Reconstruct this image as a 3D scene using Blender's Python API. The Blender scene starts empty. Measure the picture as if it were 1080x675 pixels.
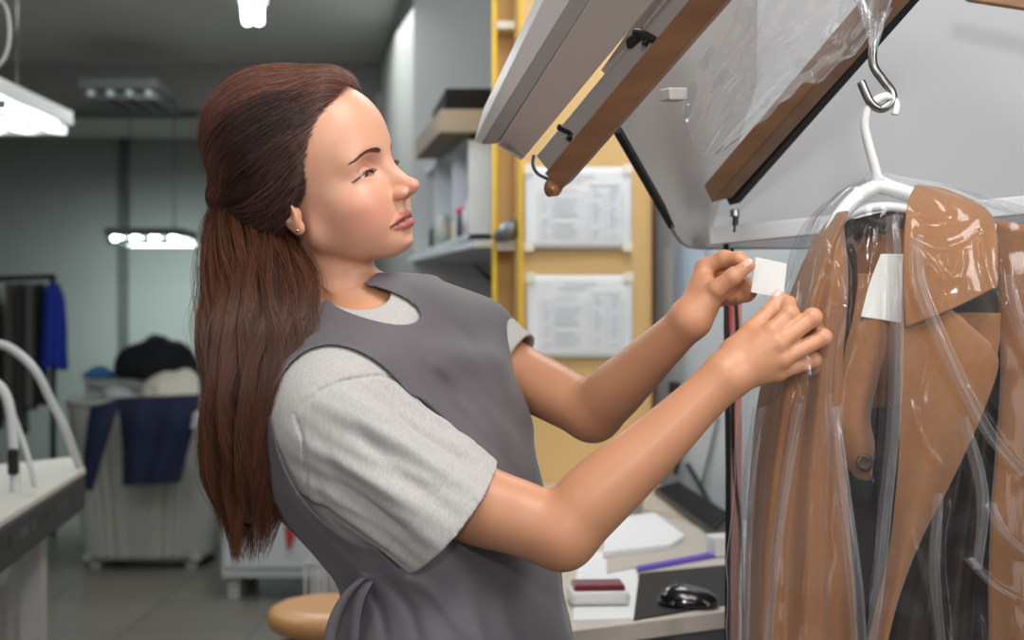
import bpy, bmesh, math, random
import numpy as np
from mathutils import Vector, Matrix, noise
random.seed(7); RNG = np.random.default_rng(7)
PI = math.pi
C = bpy.context.scene.collection
F = 1350.0; CAMZ = 1.45
def P(px, py, d):
    """a place in the room from where it shows in the photograph and its distance"""
    return Vector(((px-540.0)/F*d, d, CAMZ-(py-337.5)/F*d))
def PA(px, py, d): return np.array(P(px, py, d))
# ---------------------------------------------------------------- materials
def srgb(r, g, b):
    def f(c):
        c /= 255.0
        return c/12.92 if c <= .04045 else ((c+.055)/1.055)**2.4
    return (f(r), f(g), f(b), 1)
MATS = {}
def mat(name, col, rough=.5, metal=0., spec=.5, noise_amt=0., noise_scale=20., bump=0., bump_scale=60., attr=None, sss=0., sheen=0., coat=0., emit=None, estr=0., stretch=None, detail=4.):
    if name in MATS: return MATS[name]
    m = bpy.data.materials.new(name); m.use_nodes = True
    nt = m.node_tree; b = nt.nodes['Principled BSDF']; L = nt.links
    b.inputs['Base Color'].default_value = col
    b.inputs['Roughness'].default_value = rough
    b.inputs['Metallic'].default_value = metal
    b.inputs['Specular IOR Level'].default_value = spec
    if sheen: b.inputs['Sheen Weight'].default_value = sheen
    if coat: b.inputs['Coat Weight'].default_value = coat
    if sss:
        b.inputs['Subsurface Weight'].default_value = sss
        b.inputs['Subsurface Radius'].default_value = (1, .35, .2)
        b.inputs['Subsurface Scale'].default_value = .008
    if emit:
        b.inputs['Emission Color'].default_value = emit; b.inputs['Emission Strength'].default_value = estr
    tc = nt.nodes.new('ShaderNodeTexCoord')
    src = tc.outputs['Object']
    if stretch:
        mp = nt.nodes.new('ShaderNodeMapping'); mp.inputs['Scale'].default_value = stretch
        L.new(src, mp.inputs['Vector']); src = mp.outputs['Vector']
    base = None
    if attr:
        a = nt.nodes.new('ShaderNodeAttribute'); a.attribute_name = attr; base = a.outputs['Color']
        L.new(base, b.inputs['Base Color'])
    if noise_amt:
        n = nt.nodes.new('ShaderNodeTexNoise'); n.inputs['Scale'].default_value = noise_scale; n.inputs['Detail'].default_value = detail
        L.new(src, n.inputs['Vector'])
        mr = nt.nodes.new('ShaderNodeMapRange'); mr.inputs[1].default_value = .3; mr.inputs[2].default_value = .7
        mr.inputs[3].default_value = 1-noise_amt; mr.inputs[4].default_value = 1+noise_amt
        L.new(n.outputs['Fac'], mr.inputs[0])
        mx = nt.nodes.new('ShaderNodeMix'); mx.data_type = 'RGBA'; mx.blend_type = 'MULTIPLY'; mx.inputs[0].default_value = 1
        if base: L.new(base, mx.inputs[6])
        else: mx.inputs[6].default_value = col
        L.new(mr.outputs[0], mx.inputs[7]); L.new(mx.outputs[2], b.inputs['Base Color'])
    if bump:
        n = nt.nodes.new('ShaderNodeTexNoise'); n.inputs['Scale'].default_value = bump_scale; n.inputs['Detail'].default_value = 5
        L.new(src, n.inputs['Vector'])
        bp = nt.nodes.new('ShaderNodeBump'); bp.inputs['Strength'].default_value = bump; bp.inputs['Distance'].default_value = .002
        L.new(n.outputs['Fac'], bp.inputs['Height']); L.new(bp.outputs[0], b.inputs['Normal'])
    MATS[name] = m; return m
# ---------------------------------------------------------------- objects
def link(name, me, m=None, parent=None, smooth=True):
    o = bpy.data.objects.new(name, me); C.objects.link(o)
    if m: 
        for mm in (m if isinstance(m, (list, tuple)) else [m]): me.materials.append(mm)
    if parent is not None: o.parent = parent
    if smooth:
        me.shade_smooth()
    return o
def tag(o, label=None, cat=None, group=None, kind=None):
    if label: o['label'] = label
    if cat: o['category'] = cat
    if group: o['group'] = group
    if kind: o['kind'] = kind
    return o
def empty(name, loc, label, cat, group=None, rz=0.):
    o = bpy.data.objects.new(name, None); C.objects.link(o); o.location = loc; o.rotation_euler = (0, 0, rz)
    o.empty_display_size = .02
    return tag(o, label, cat, group)
def adopt(parent, *kids):
    """parent with world placement kept"""
    bpy.context.view_layer.update()
    for k in kids:
        k.parent = parent
        k.matrix_parent_inverse = parent.matrix_world.inverted()
def bmobj(name, bm, m, parent=None, smooth=False, bevel=0.):
    me = bpy.data.meshes.new(name); bm.normal_update(); bm.to_mesh(me); bm.free()
    o = link(name, me, m, parent, smooth)
    if bevel:
        md = o.modifiers.new('bevel', 'BEVEL'); md.width = bevel; md.segments = 2; md.limit_method = 'ANGLE'; md.angle_limit = .6
    return o
def add_box(bm, c, s, rot=None):
    M = Matrix.Translation(Vector(c)) @ (rot.to_4x4() if rot is not None else Matrix.Identity(4)) @ Matrix.Diagonal((s[0], s[1], s[2], 1))
    bmesh.ops.create_cube(bm, size=1, matrix=M)
def hexa(bm, a, b):
    """solid between two quads (lists of four points)"""
    vs = [bm.verts.new(p) for p in list(a)+list(b)]
    for f in ((0,1,2,3), (7,6,5,4), (0,4,5,1), (1,5,6,2), (2,6,7,3), (3,7,4,0)): bm.faces.new([vs[i] for i in f])
    bmesh.ops.recalc_face_normals(bm, faces=bm.faces[:])
def add_prism(bm, pts, vec):
    """thick slab from an outline"""
    n = len(pts); a = [bm.verts.new(p) for p in pts]; b = [bm.verts.new(Vector(p)+Vector(vec)) for p in pts]
    bm.faces.new(a); bm.faces.new(b[::-1])
    for i in range(n): bm.faces.new((a[i], b[i], b[(i+1) % n], a[(i+1) % n]))
    bmesh.ops.recalc_face_normals(bm, faces=bm.faces[:])
def catmull(pts, n=8):
    pts = [np.asarray(p, float) for p in pts]
    if len(pts) < 3: 
        return [pts[0]*(1-i/n)+pts[-1]*(i/n) for i in range(n+1)]
    Q = [2*pts[0]-pts[1]]+pts+[2*pts[-1]-pts[-2]]
    out = []
    for i in range(1, len(Q)-2):
        p0, p1, p2, p3 = Q[i-1:i+3]
        for k in range(n):
            t = k/n
            out.append(.5*((2*p1)+(-p0+p2)*t+(2*p0-5*p1+4*p2-p3)*t*t+(-p0+3*p1-3*p2+p3)*t**3))
    out.append(pts[-1]); return out
def add_tube(bm, pts, r, seg=10, smoothn=8, cap=True):
    """swept tube; r number or list per control point"""
    if smoothn:
        if hasattr(r, '__len__'):
            pr = [np.append(np.asarray(p, float), rr) for p, rr in zip(pts, r)]
            q = catmull(pr, smoothn); pts = [Vector(x[:3]) for x in q]; rs = [float(x[3]) for x in q]
        else:
            pts = [Vector(x) for x in catmull(pts, smoothn)]; rs = [r]*len(pts)
    else:
        pts = [Vector(p) for p in pts]; rs = list(r) if hasattr(r, '__len__') else [r]*len(pts)
    rings = []; up = None
    for i, p in enumerate(pts):
        t = (pts[min(i+1, len(pts)-1)]-pts[max(i-1, 0)]).normalized()
        if up is None:
            up = Vector((0, 0, 1)) if abs(t.z) < .9 else Vector((1, 0, 0))
        s = t.cross(up).normalized(); up = s.cross(t).normalized()
        rings.append([bm.verts.new(p+(s*math.cos(2*PI*k/seg)+up*math.sin(2*PI*k/seg))*rs[i]) for k in range(seg)])
    for a, b in zip(rings, rings[1:]):
        for k in range(seg): bm.faces.new((a[k], a[(k+1) % seg], b[(k+1) % seg], b[k]))
    if cap:
        bm.faces.new(rings[0][::-1]); bm.faces.new(rings[-1])
def tube(name, pts, r, m, parent=None, **k):
    bm = bmesh.new(); add_tube(bm, pts, r, **k); return bmobj(name, bm, m, parent, True)
def box(name, c, s, m, parent=None, bevel=0., rot=None):
    bm = bmesh.new(); add_box(bm, c, s, rot); return bmobj(name, bm, m, parent, False, bevel)
def add_lathe(bm, c, prof, seg=28, axis=(0, 0, 1)):
    ax = Vector(axis).normalized(); q = Vector((0, 0, 1)).rotation_difference(ax)
    rings = []
    for r, z in prof:
        rings.append([bm.verts.new(Vector(c)+q @ Vector((r*math.cos(2*PI*k/seg), r*math.sin(2*PI*k/seg), z))) for k in range(seg)])
    for a, b in zip(rings, rings[1:]):
        for k in range(seg): bm.faces.new((a[k], a[(k+1) % seg], b[(k+1) % seg], b[k]))
    bm.faces.new(rings[0][::-1]); bm.faces.new(rings[-1])
    bmesh.ops.recalc_face_normals(bm, faces=bm.faces[:])
def grid_mesh(name, fn, nu, nv, m, parent=None, thick=0., uvname=None):
    """surface fn(u,v) for u,v in 0..1; fn takes arrays"""
    u, v = np.meshgrid(np.linspace(0, 1, nu), np.linspace(0, 1, nv), indexing='ij')
    p = fn(u.ravel(), v.ravel())
    i, j = np.meshgrid(np.arange(nu-1), np.arange(nv-1), indexing='ij')
    a = (i*nv+j).ravel(); q = np.stack([a, a+nv, a+nv+1, a+1], 1)
    me = bpy.data.meshes.new(name); fill_mesh(me, p, q)
    o = link(name, me, m, parent)
    if thick:
        md = o.modifiers.new('solid', 'SOLIDIFY'); md.thickness = thick; md.offset = 0
    return o
def fill_mesh(me, v, q):
    v = np.asarray(v, np.float32); q = np.asarray(q, np.int32)
    me.vertices.add(len(v)); me.vertices.foreach_set('co', v.ravel())
    me.loops.add(q.size); me.loops.foreach_set('vertex_index', q.ravel())
    me.polygons.add(len(q)); me.polygons.foreach_set('loop_start', np.arange(0, q.size, q.shape[1], dtype=np.int32))
    me.update(calc_edges=True)
# ---------------------------------------------------------------- implicit surfaces (float32 point arrays)
def smin(a, b, k):
    h = np.maximum(k-np.abs(a-b), 0)/k
    return np.minimum(a, b)-h*h*k*.25
def smax(a, b, k): return -smin(-a, -b, k)
def s_ell(p, c, r, R=None):
    q = p-np.asarray(c, np.float32)
    if R is not None: q = q @ R.astype(np.float32)        # columns of R = local axes
    r = np.asarray(r, np.float32)
    k0 = np.sqrt(((q/r)**2).sum(1)); k1 = np.sqrt(((q/(r*r))**2).sum(1))
    return k0*(k0-1)/np.maximum(k1, 1e-6)
def s_cone(p, a, b, ra, rb):
    a = np.asarray(a, np.float32); b = np.asarray(b, np.float32)
    ba = b-a; q = p-a; t = np.clip(q @ ba/max(float(ba @ ba), 1e-12), 0, 1)
    return np.sqrt(((q-t[:, None]*ba)**2).sum(1))-(ra+(rb-ra)*t)
def s_chain(p, pts, rs, k=.004):
    d = None
    for i in range(len(pts)-1):
        e = s_cone(p, pts[i], pts[i+1], rs[i], rs[i+1]); d = e if d is None else smin(d, e, k)
    return d
def sdf_mesh(f, lo, hi, h, pad=1.7):
    lo = np.asarray(lo, float); hi = np.asarray(hi, float)
    def sub(blocks, n, s):      # blocks int origins in fine cells -> children
        o = np.stack(np.meshgrid(*[np.arange(n)]*3, indexing='ij'), -1).reshape(-1, 3)*s
        return (blocks[:, None, :]+o[None]).reshape(-1, 3)
    def ev(ijk):
        out = np.empty(len(ijk), np.float32)
        for s in range(0, len(ijk), 400000):
            out[s:s+400000] = f((lo+ijk[s:s+400000]*h).astype(np.float32))
        return out
    n0 = np.ceil((hi-lo)/(h*16)).astype(int)
    b = np.stack(np.meshgrid(*[np.arange(k) for k in n0], indexing='ij'), -1).reshape(-1, 3)*16
    d = ev(b+8); b = b[np.abs(d) < 16*h*.87*pad]
    b = sub(b, 4, 4); d = ev(b+2); b = b[np.abs(d) < 4*h*.87*pad]
    co = np.stack(np.meshgrid(*[np.arange(5)]*3, indexing='ij'), -1).reshape(-1, 3)
    V = ev((b[:, None, :]+co[None]).reshape(-1, 3)).reshape(-1, 5, 5, 5)
    cor = [(0,0,0), (1,0,0), (0,1,0), (1,1,0), (0,0,1), (1,0,1), (0,1,1), (1,1,1)]
    W = np.stack([V[:, x:x+4, y:y+4, z:z+4] for x, y, z in cor], -1)       # n,4,4,4,8
    neg = W < 0; act = neg.any(-1) & ~neg.all(-1)
    bi, x, y, z = np.nonzero(act); W = W[bi, x, y, z]; cell = b[bi]+np.stack([x, y, z], 1)
    cp = np.array(cor, float); acc = np.zeros((len(W), 3)); cnt = np.zeros(len(W))
    for i in range(8):
        for ax in range(3):
            j = i | (1 << ax)
            if j == i: continue
            wi, wj = W[:, i], W[:, j]; c = (wi < 0) != (wj < 0)
            t = np.where(c, wi/np.where(c, wi-wj, 1), 0)
            acc += np.where(c[:, None], cp[i]+t[:, None]*(cp[j]-cp[i]), 0); cnt += c
    vert = lo+(cell+acc/cnt[:, None])*h
    big = 1 << 20
    def key(c): return ((c[:, 0]+1)*big+(c[:, 1]+1))*big+(c[:, 2]+1)
    k = key(cell.astype(np.int64)); order = np.argsort(k); ks = k[order]
    quads = []
    for ax in range(3):
        s = (W[:, 0] < 0) != (W[:, 1 << ax] < 0)
        c = cell[s].astype(np.int64); inside = W[s, 0] < 0
        u = np.zeros(3, np.int64); u[(ax+1) % 3] = 1; w = np.zeros(3, np.int64); w[(ax+2) % 3] = 1
        idx = []; ok = np.ones(len(c), bool)
        for off in (0*u, -u, -u-w, -w):
            kk = key(c+off); pos = np.minimum(np.searchsorted(ks, kk), len(ks)-1)
            ok &= ks[pos] == kk; idx.append(order[pos])
        q = np.stack(idx, 1); q[~inside] = q[~inside][:, ::-1]; quads.append(q[ok])
    return vert, np.concatenate(quads)
def sdf_obj(name, f, lo, hi, h, m, parent=None, color=None, pad=2.0):
    v, q = sdf_mesh(f, lo, hi, h, pad)
    me = bpy.data.meshes.new(name); fill_mesh(me, v, q)
    if color is not None:
        c = color(v.astype(np.float32)); a = me.color_attributes.new('Col', 'FLOAT_COLOR', 'POINT')
        a.data.foreach_set('color', np.concatenate([c, np.ones((len(c), 1))], 1).astype(np.float32).ravel())
    return link(name, me, m, parent)
def polydist(x, y, pts):
    """distance in picture units from (x, y) to a polyline, and how far along it is"""
    best = np.full(len(x), 1e9); al = np.zeros(len(x)); q = catmull([np.array(p[:2], float) for p in pts], 5) if len(pts) > 2 else [np.array(p, float) for p in pts]
    for i, (a, b) in enumerate(zip(q, q[1:])):
        ab = b-a; t = np.clip(((x-a[0])*ab[0]+(y-a[1])*ab[1])/max(ab @ ab, 1e-9), 0, 1)
        d = np.hypot(x-a[0]-t*ab[0], y-a[1]-t*ab[1]); m = d < best; best = np.where(m, d, best); al = np.where(m, (i+t)/(len(q)-1), al)
    return best, al
def pxy(p): return p[:, 0]/p[:, 1]*F+540, 337.5-(p[:, 2]-CAMZ)/p[:, 1]*F
def vnoise(p, s, seed=0):
    """cheap smooth noise, roughly -1..1"""
    q = p*s+seed*7.3
    return (np.sin(q[:, 0]*1.7+1.3*np.sin(q[:, 1]*1.1+seed))+np.sin(q[:, 1]*1.9+1.7*np.sin(q[:, 2]*1.3+2))+np.sin(q[:, 2]*1.6+1.5*np.sin(q[:, 0]*1.2+4)))/3
# ================================================================ THE WOMAN
# head frame: x forward, y to her left, z up, metres, origin between the ears at eye height
def rotm(psi, p, roll=0.):
    fw = np.array([math.cos(psi), -math.sin(psi), 0]); lf = np.array([math.sin(psi), math.cos(psi), 0]); up = np.array([0, 0, 1.])
    f2 = fw*math.cos(p)+up*math.sin(p); u2 = up*math.cos(p)-fw*math.sin(p)
    l3 = lf*math.cos(roll)+u2*math.sin(roll); u3 = u2*math.cos(roll)-lf*math.sin(roll)
    return np.stack([f2, l3, u3], 1)
HR = rotm(math.radians(23), math.radians(13), math.radians(15)); H0 = PA(340, 198, 1.52)
def to_head(p): return ((p-H0.astype(np.float32)) @ HR.astype(np.float32))
def from_head(q): return np.asarray(q) @ HR.T+H0
def sm3(a, b, *k): return smin(a, b, *k)
EYE = np.array([.0650, .0300, .0010]); EYER = .0127
def lip_fields(s):
    ch = lambda pts, rs: s_chain(s, pts, rs, .003)
    return ch(LUP, [.0040, .0037, .0026, .0012]), ch(LLO, [.0046, .0043, .0030, .0010]), ch(LCR, [.0008, .0008, .0007, .0005])
def head_sdf(q, crease=None, lips=True):
    s = q.copy(); s[:, 1] = np.abs(s[:, 1])          # mirrored halves
    E = lambda c, r, R=None: s_ell(s, c, r, R)
    K = lambda a, b, ra, rb: s_cone(s, a, b, ra, rb)
    d = E((-.012, 0, .034), (.098, .073, .082))
    d = smin(d, E((.034, 0, .050), (.0590, .059, .060)), .035)         # forehead
    d = smin(d, E((.030, 0, -.028), (.058, .0535, .065)), .03)
    d = smin(d, K((.006, .0445, -.053), (.062, .014, -.082), .016, .014), .03)     # jaw
    d = smin(d, E((.0735, 0, -.0840), (.0175, .018, .0135)), .018)               # chin
    d = smin(d, E((.056, .040, -.030), (.024, .021, .016)), .03)                # cheekbone
    d = smin(d, E((.050, .029, -.053), (.028, .023, .025)), .03)
    d = smin(d, K((.0790, .008, .0220), (.068, .040, .018), .0075, .007), .024)   # brow ridge
    d = smin(d, E((.0685, 0, -.058), (.0195, .0205, .022)), .016)               # muzzle
    # eye sockets, filled again by the lids
    d = smax(d, -E((.090, .030, .006), (.0140, .0165, .0105)), .016)
    lid = s_ell(s, EYE, (.0136, .0150, .0134))
    d = smin(d, lid, .009)
    # nose
    d = smin(d, K((.0825, 0, .013), (.1065, 0, -.022), .0060, .0064), .014)
    d = smin(d, E((.091, 0, -.024), (.0155, .0088, .0150)), .008)
    d = smin(d, E((.1130, 0, -.0285), (.0090, .0078, .0076)), .007)
    d = smin(d, E((.1005, .0108, -.0335), (.0095, .0052, .0062)), .006)
    d = smin(d, K((.110, 0, -.034), (.096, 0, -.040), .004, .004), .005)
    d = smax(d, -E((.1035, .0062, -.0405), (.0062, .0030, .0035)), .003)      # nostrils
    d = smin(d, K((.0905, .0028, -.040), (.0930, .0035, -.051), .0028, .0026), .006)   # philtrum ridge
    # lips
    if not lips: return d
    lu, ll, cr = lip_fields(s)
    d = smin(d, lu, .0035); d = smin(d, ll, .0035)
    d = smax(d, -cr, .0022)
    d = smax(d, -E((0.0980, 0, -0.0825), (.0095, .015, .0042)), .008)            # under the lip
    # eye opening
    op = smax(s_ell(s, (.0795, .0335, -.0003), (.012, .0128, .0036)), -s_ell(s, (.08, .0315, -.0093), (.018, .018, .0066)), .002)
    d = smax(d, -op, .0010)
    if crease is not None:
        for t0, t1 in zip(crease, crease[1:]): d = smax(d, -s_cone(s, t0, t1, .0007, .0007), .0022)
    # ears
    Re = rotm(math.radians(-22), math.radians(24))
    e = s_ell(s, (-.015, .0735, -.010), (.0150, .0052, .027), Re)
    e = smax(e, -s_ell(s, (-.013, .079, -.007), (.0095, .0055, .017), Re), .004)
    e = smin(e, s_ell(s, (-.0015, .0715, -.018), (.004, .0042, .008)), .005)
    e = smin(e, s_ell(s, (-.007, .0715, -.034), (.0085, .0045, .0090)), .006)
    d = smin(d, e, .007)
    return d
def surf_x(y, z, lo=.03, hi=.12, lips=False):
    """front surface of the face at (y, z) by marching in"""
    xs = np.linspace(hi, lo, 300); q = np.stack([xs, np.full(300, y), np.full(300, z)], 1).astype(np.float32)
    d = head_sdf(q, None, lips); i = np.argmax(d < 0); return xs[i]
SX = lambda y, z, o: (surf_x(y, z)+o, y, z)
LUP = [SX(.0015, -.0580, .0012), SX(.0110, -.0590, .0008), SX(.0205, -.0622, -.0006), SX(.0285, -.0655, -.0012)]
LLO = [SX(.0, -.0692, .0012), SX(.0110, -.0688, .0006), SX(.0200, -.0680, -.0008), SX(.0280, -.0662, -.0014)]
LCR = [SX(.0, -.0635, .0042), SX(.0100, -.0630, .0034), SX(.0200, -.0648, .0012), SX(.0295, -.0662, .0)]
CREASE = [(surf_x(y, z), y, z) for y, z in catmull([(.0215, .0060), (.0290, .0092), (.0380, .0080), (.0470, .0030)], 5)]
# ---- skeleton of the trunk and the arms
TPSI = math.radians(37)
TF = np.array([math.cos(TPSI), -math.sin(TPSI), 0]); TL = np.array([math.sin(TPSI), math.cos(TPSI), 0])
# rows: picture row, left and right outline (clothed), distance of the middle, share of depth/width
ROWS = [(296, 402, 452, 1.62, .06, .04), (318, 352, 492, 1.60, .12, .055), (345, 312, 519, 1.575, .155, .085), (372, 288, 540, 1.56, .165, .108), (400, 274, 550, 1.56, .175, .118), (430, 266, 557, 1.555, .178, .130), (465, 261, 564, 1.55, .172, .136),
        (500, 272, 572, 1.545, .165, .132), (540, 308, 581, 1.54, .155, .118), (580, 348, 587, 1.53, .145, .106), (612, 366, 592, 1.525, .142, .103), (650, 362, 600, 1.52, .155, .112), (700, 352, 612, 1.52, .168, .125), (760, 345, 622, 1.52, .172, .13), (900, 350, 612, 1.52, .16, .125)]
def row_params():
    out = []
    for y, l, r, d, a, b in ROWS:
        w = (r-l)/2*d/F; w0 = math.hypot(a*TL[0], b*TF[0]); k = w/w0
        c = PA((l+r)/2, y, d); out.append((c[2], c[0], c[1], a*k, b*k))
    return np.array(catmull(out[::-1], 8))
RP = row_params()
def trunk_sdf(p, off=0.):
    z = p[:, 2]; cx, cy, a, b = [np.interp(z, RP[:, 0], RP[:, i]).astype(np.float32) for i in (1, 2, 3, 4)]
    a = a+off; b = b+off
    dx = p[:, 0]-cx; dy = p[:, 1]-cy
    u = dx*TL[0]+dy*TL[1]; v = dx*TF[0]+dy*TF[1]
    k0 = np.sqrt((u/a)**2+(v/b)**2); k1 = np.sqrt((u/(a*a))**2+(v/(b*b))**2)
    d = k0*(k0-1)/np.maximum(k1, 1e-4)
    d = d*np.interp(z, [1.36, 1.42], [1, .6]).astype(np.float32); top = RP[-1, 0]; d = np.maximum(d, (z-top)*.9-off)
    return d
SHN = PA(352, 447, 1.415); MDN = PA(487, 524, 1.402); ELN = PA(592, 563, 1.375); WRN = PA(763, 399, 1.375)      # her right arm, nearest
SHF = PA(500, 372, 1.68); ELF = PA(625, 435, 1.575); WRF = PA(727, 338, 1.445)     # her left arm
def lerp(a, b, t): return a+(b-a)*t
def s_limb(p, pts, rs):
    q = np.array(catmull([np.append(a, r) for a, r in zip(pts, rs)], 10))
    a = q[0, :3]; ax = q[-1, :3]-a; L = np.linalg.norm(ax); ax = ax/L
    tq = (q[:, :3]-a) @ ax; t = np.clip((p-a.astype(np.float32)) @ ax.astype(np.float32), 0, L)
    c = np.stack([np.interp(t, tq, q[:, i]) for i in range(3)], 1).astype(np.float32); r = np.interp(t, tq, q[:, 3]).astype(np.float32)
    return np.sqrt(((p-c)**2).sum(1))-r
def arms_sdf(p):
    dz = np.array([0, 0, 1.])
    a = s_limb(p, [SHN, MDN, lerp(MDN, ELN, .6), ELN], [.047, .0450, .0410, .0380])
    e = s_limb(p, [ELN, lerp(ELN, WRN, .22)+.004*dz, lerp(ELN, WRN, .55), lerp(ELN, WRN, .85), WRN], [.0375, .0390, .0325, .0262, .0258])
    a = smin(a, e, .012)
    b = s_limb(p, [SHF, lerp(SHF, ELF, .5), ELF], [.044, .0385, .0350])
    e = s_limb(p, [ELF, lerp(ELF, WRF, .25), lerp(ELF, WRF, .6), lerp(ELF, WRF, .88), WRF], [.0350, .0345, .0280, .0235, .0232])
    b = smin(b, e, .012)
    return a, b
def fing(p, pts, rs): return s_chain(p, [PA(*t) for t in pts], rs, .003)
NEAR_HAND = dict(
    index=[(814, 350, 1.373), (833, 331, 1.381), (832, 320, 1.402), (824, 317, 1.416)],
    middle=[(820, 363, 1.368), (857, 335, 1.378), (861, 347, 1.405), (849, 352, 1.42)],
    ring=[(824, 379, 1.370), (868, 356, 1.382), (867, 369, 1.408), (853, 373, 1.42)],
    pinky=[(820, 393, 1.378), (858, 380, 1.392), (857, 388, 1.412), (845, 390, 1.42)],
    thumb=[(774, 372, 1.385), (793, 348, 1.390), (811, 331, 1.400), (821, 314, 1.409)])
FAR_HAND = dict(
    index=[(743, 282, 1.468), (764, 273, 1.458), (779, 273, 1.445), (791, 280, 1.436)],
    middle=[(746, 289, 1.478), (771, 288, 1.478), (785, 299, 1.462), (792, 309, 1.448)],
    ring=[(752, 303, 1.482), (769, 301, 1.480), (781, 309, 1.466), (788, 313, 1.452)],
    pinky=[(756, 315, 1.478), (768, 314, 1.476), (774, 316, 1.466), (780, 315, 1.455)],
    thumb=[(743, 321, 1.447), (756, 305, 1.430), (773, 292, 1.421), (790, 280, 1.418)])
FR = dict(index=[.0098, .0090, .0080, .0066], middle=[.0100, .0094, .0082, .0068], ring=[.0096, .0088, .0078, .0065], pinky=[.0088, .0078, .0070, .0060], thumb=[.0135, .0108, .0096, .0070])
def hand_sdf(p, H, wrist, wr, kpalm):
    W = np.asarray(wrist); palm = None
    for n in ('index', 'middle', 'ring', 'pinky'):
        m = PA(*H[n][0]); e = s_cone(p, lerp(W, m, .12), m, wr*.62, FR[n][0]*1.08)
        palm = e if palm is None else smin(palm, e, kpalm)
    t0 = PA(*H['thumb'][0]); palm = smin(palm, s_cone(p, lerp(W, t0, .3), t0, wr*.6, .0145), .014)
    t1 = PA(*H['thumb'][1]); im = PA(*H['index'][0]); palm = smin(palm, s_cone(p, lerp(W, t1, .55), lerp(t1, im, .35)*.5+lerp(t0, im, .5)*.5, .012, .0085), .012)
    d = palm
    for n in ('index', 'middle', 'ring', 'pinky'):
        pts = H[n]; f = fing(p, pts, FR[n])
        j = s_ell(p, PA(*pts[1]), (FR[n][1]*1.07,)*3); f = smin(f, j, .004)
        d = smin(d, f, .0045)
    d = smin(d, fing(p, H['thumb'], FR['thumb']), .008)
    return d
S0_ = PA(352, 440, 1.425)
NECK = [(-.012, 0, -.030), (-.010, 0, -.075)]
NB = PA(377, 352, 1.552); NM = PA(357, 303, 1.540)
def body_sdf(p):
    d = np.full(len(p), 9., np.float32)
    z = p[:, 2]
    a, b = arms_sdf(p)
    tr = trunk_sdf(p, -.034)
    neck = s_limb(p, [from_head(NECK[0]), from_head((-.012, 0, -.078)), NM, NB], [.048, .0455, .0460, .060])
    d = smin(tr, neck, .035)
    d = smin(d, s_cone(p, PA(408, 346, 1.547), S0_, .0495, .052), .04); d = smin(d, s_cone(p, PA(408, 346, 1.547), SHF, .0495, .044), .04)
    # collar bones
    for a_, b_ in (((402, 336, 1.492), (370, 352, 1.455)), ((418, 334, 1.497), (450, 338, 1.535))): d = smin(d, s_cone(p, PA(*a_), PA(*b_), .006, .006), .014)
    d = smin(d, a, .03); d = smin(d, b, .03)
    q = to_head(p); m = (q*q).sum(1) < .24**2
    if m.any():
        h = head_sdf(q[m], CREASE)
        d[m] = smin(d[m], h, .012)
    for H, wr, w, c in ((NEAR_HAND, WRN, .0262, (815, 355, 1.385)), (FAR_HAND, WRF, .0245, (760, 300, 1.45))):
        r = p-PA(*c).astype(np.float32); m = (r*r).sum(1) < .11**2
        if m.any(): d[m] = smin(d[m], hand_sdf(p[m], H, wr, w, .010), .012)
    return d
SKIN = np.array(srgb(198, 141, 107)[:3]); FACE = np.array(srgb(214, 161, 134)[:3]); LIP = np.array(srgb(176, 88, 84)[:3]); BLUSH = np.array(srgb(214, 140, 120)[:3]); NAIL = np.array(srgb(236, 190, 178)[:3])
def fall(x, w): return np.clip(1-x/w, 0, 1)[:, None]
def body_col(v):
    c = np.repeat(SKIN[None], len(v), 0)
    n = (vnoise(v, 60)*.5+vnoise(v, 23, 3)*.5)[:, None]*.05
    c = c*(1+n)
    q = to_head(v); s = q.copy(); s[:, 1] = np.abs(s[:, 1])
    m = (q*q).sum(1) < .16**2
    def mix(w, col): 
        nonlocal c
        w = w*m[:, None]; c = c*(1-w)+col*w
    mix(fall(np.maximum(s_ell(s, (.03, 0, 0), (.07, .06, .10)), 0), .05), FACE)
    mix(fall(np.maximum(s_ell(s, (.062, .044, -.038), (.024, .020, .018)), 0), .02)*.45, BLUSH)
    mix(fall(np.maximum(s_ell(s, (.110, 0, -.03), (.012, .014, .012)), 0), .01)*.3, BLUSH)
    lu, ll, cr = lip_fields(s)
    mix(fall(np.maximum(np.minimum(lu, ll), 0), .0018)*.85, LIP)
    mix(fall(np.maximum(cr, 0), .0026)*.9, np.array([.10, .03, .028]))  # shade between the lips put into the colour, covering the crease highlight
    mix(fall(np.maximum(s_ell(s, (.074, .031, .009), (.014, .018, .009)), 0), .006)*.35, np.array(srgb(186, 120, 100)[:3]))   # eye shadow
    lc = None
    for t0, t1 in LASH_LINE:
        e = s_cone(s, t0, t1, .0004, .0006); lc = e if lc is None else np.minimum(lc, e)
    mix(fall(np.maximum(lc, 0), .0013)*.9, np.array([.02, .012, .01]))
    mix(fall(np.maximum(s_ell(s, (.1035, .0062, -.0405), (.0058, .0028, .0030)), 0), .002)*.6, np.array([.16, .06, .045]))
    return np.clip(c, 0, 1)
LL = [(surf_x(y, z+.0022)+.0002, y, z) for y, z in catmull([(.0200, -.0015), (.0265, .0016), (.0345, .0024), (.0430, .0004), (.0525, -.0040)], 4)]
LASH_LINE = list(zip(LL, LL[1:]))
M_SKIN = mat('skin', srgb(214, 160, 130), rough=.42, spec=.45, attr='Col', sss=.12, bump=.05, bump_scale=900)
BLO, BHI = ((-.42, 1.18, .78), (.42, 1.86, 1.78)) if not globals().get('HEADONLY') else ((-.36, 1.3, 1.42), (.0, 1.7, 1.78))
woman = empty('person', (.02, 1.52, 0), 'woman in a grey apron over a light tee holding a blank tag', 'person')
body = sdf_obj('body', body_sdf, BLO, BHI, .0014 if not globals().get('COARSE') else .003, M_SKIN, None, body_col)
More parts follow.
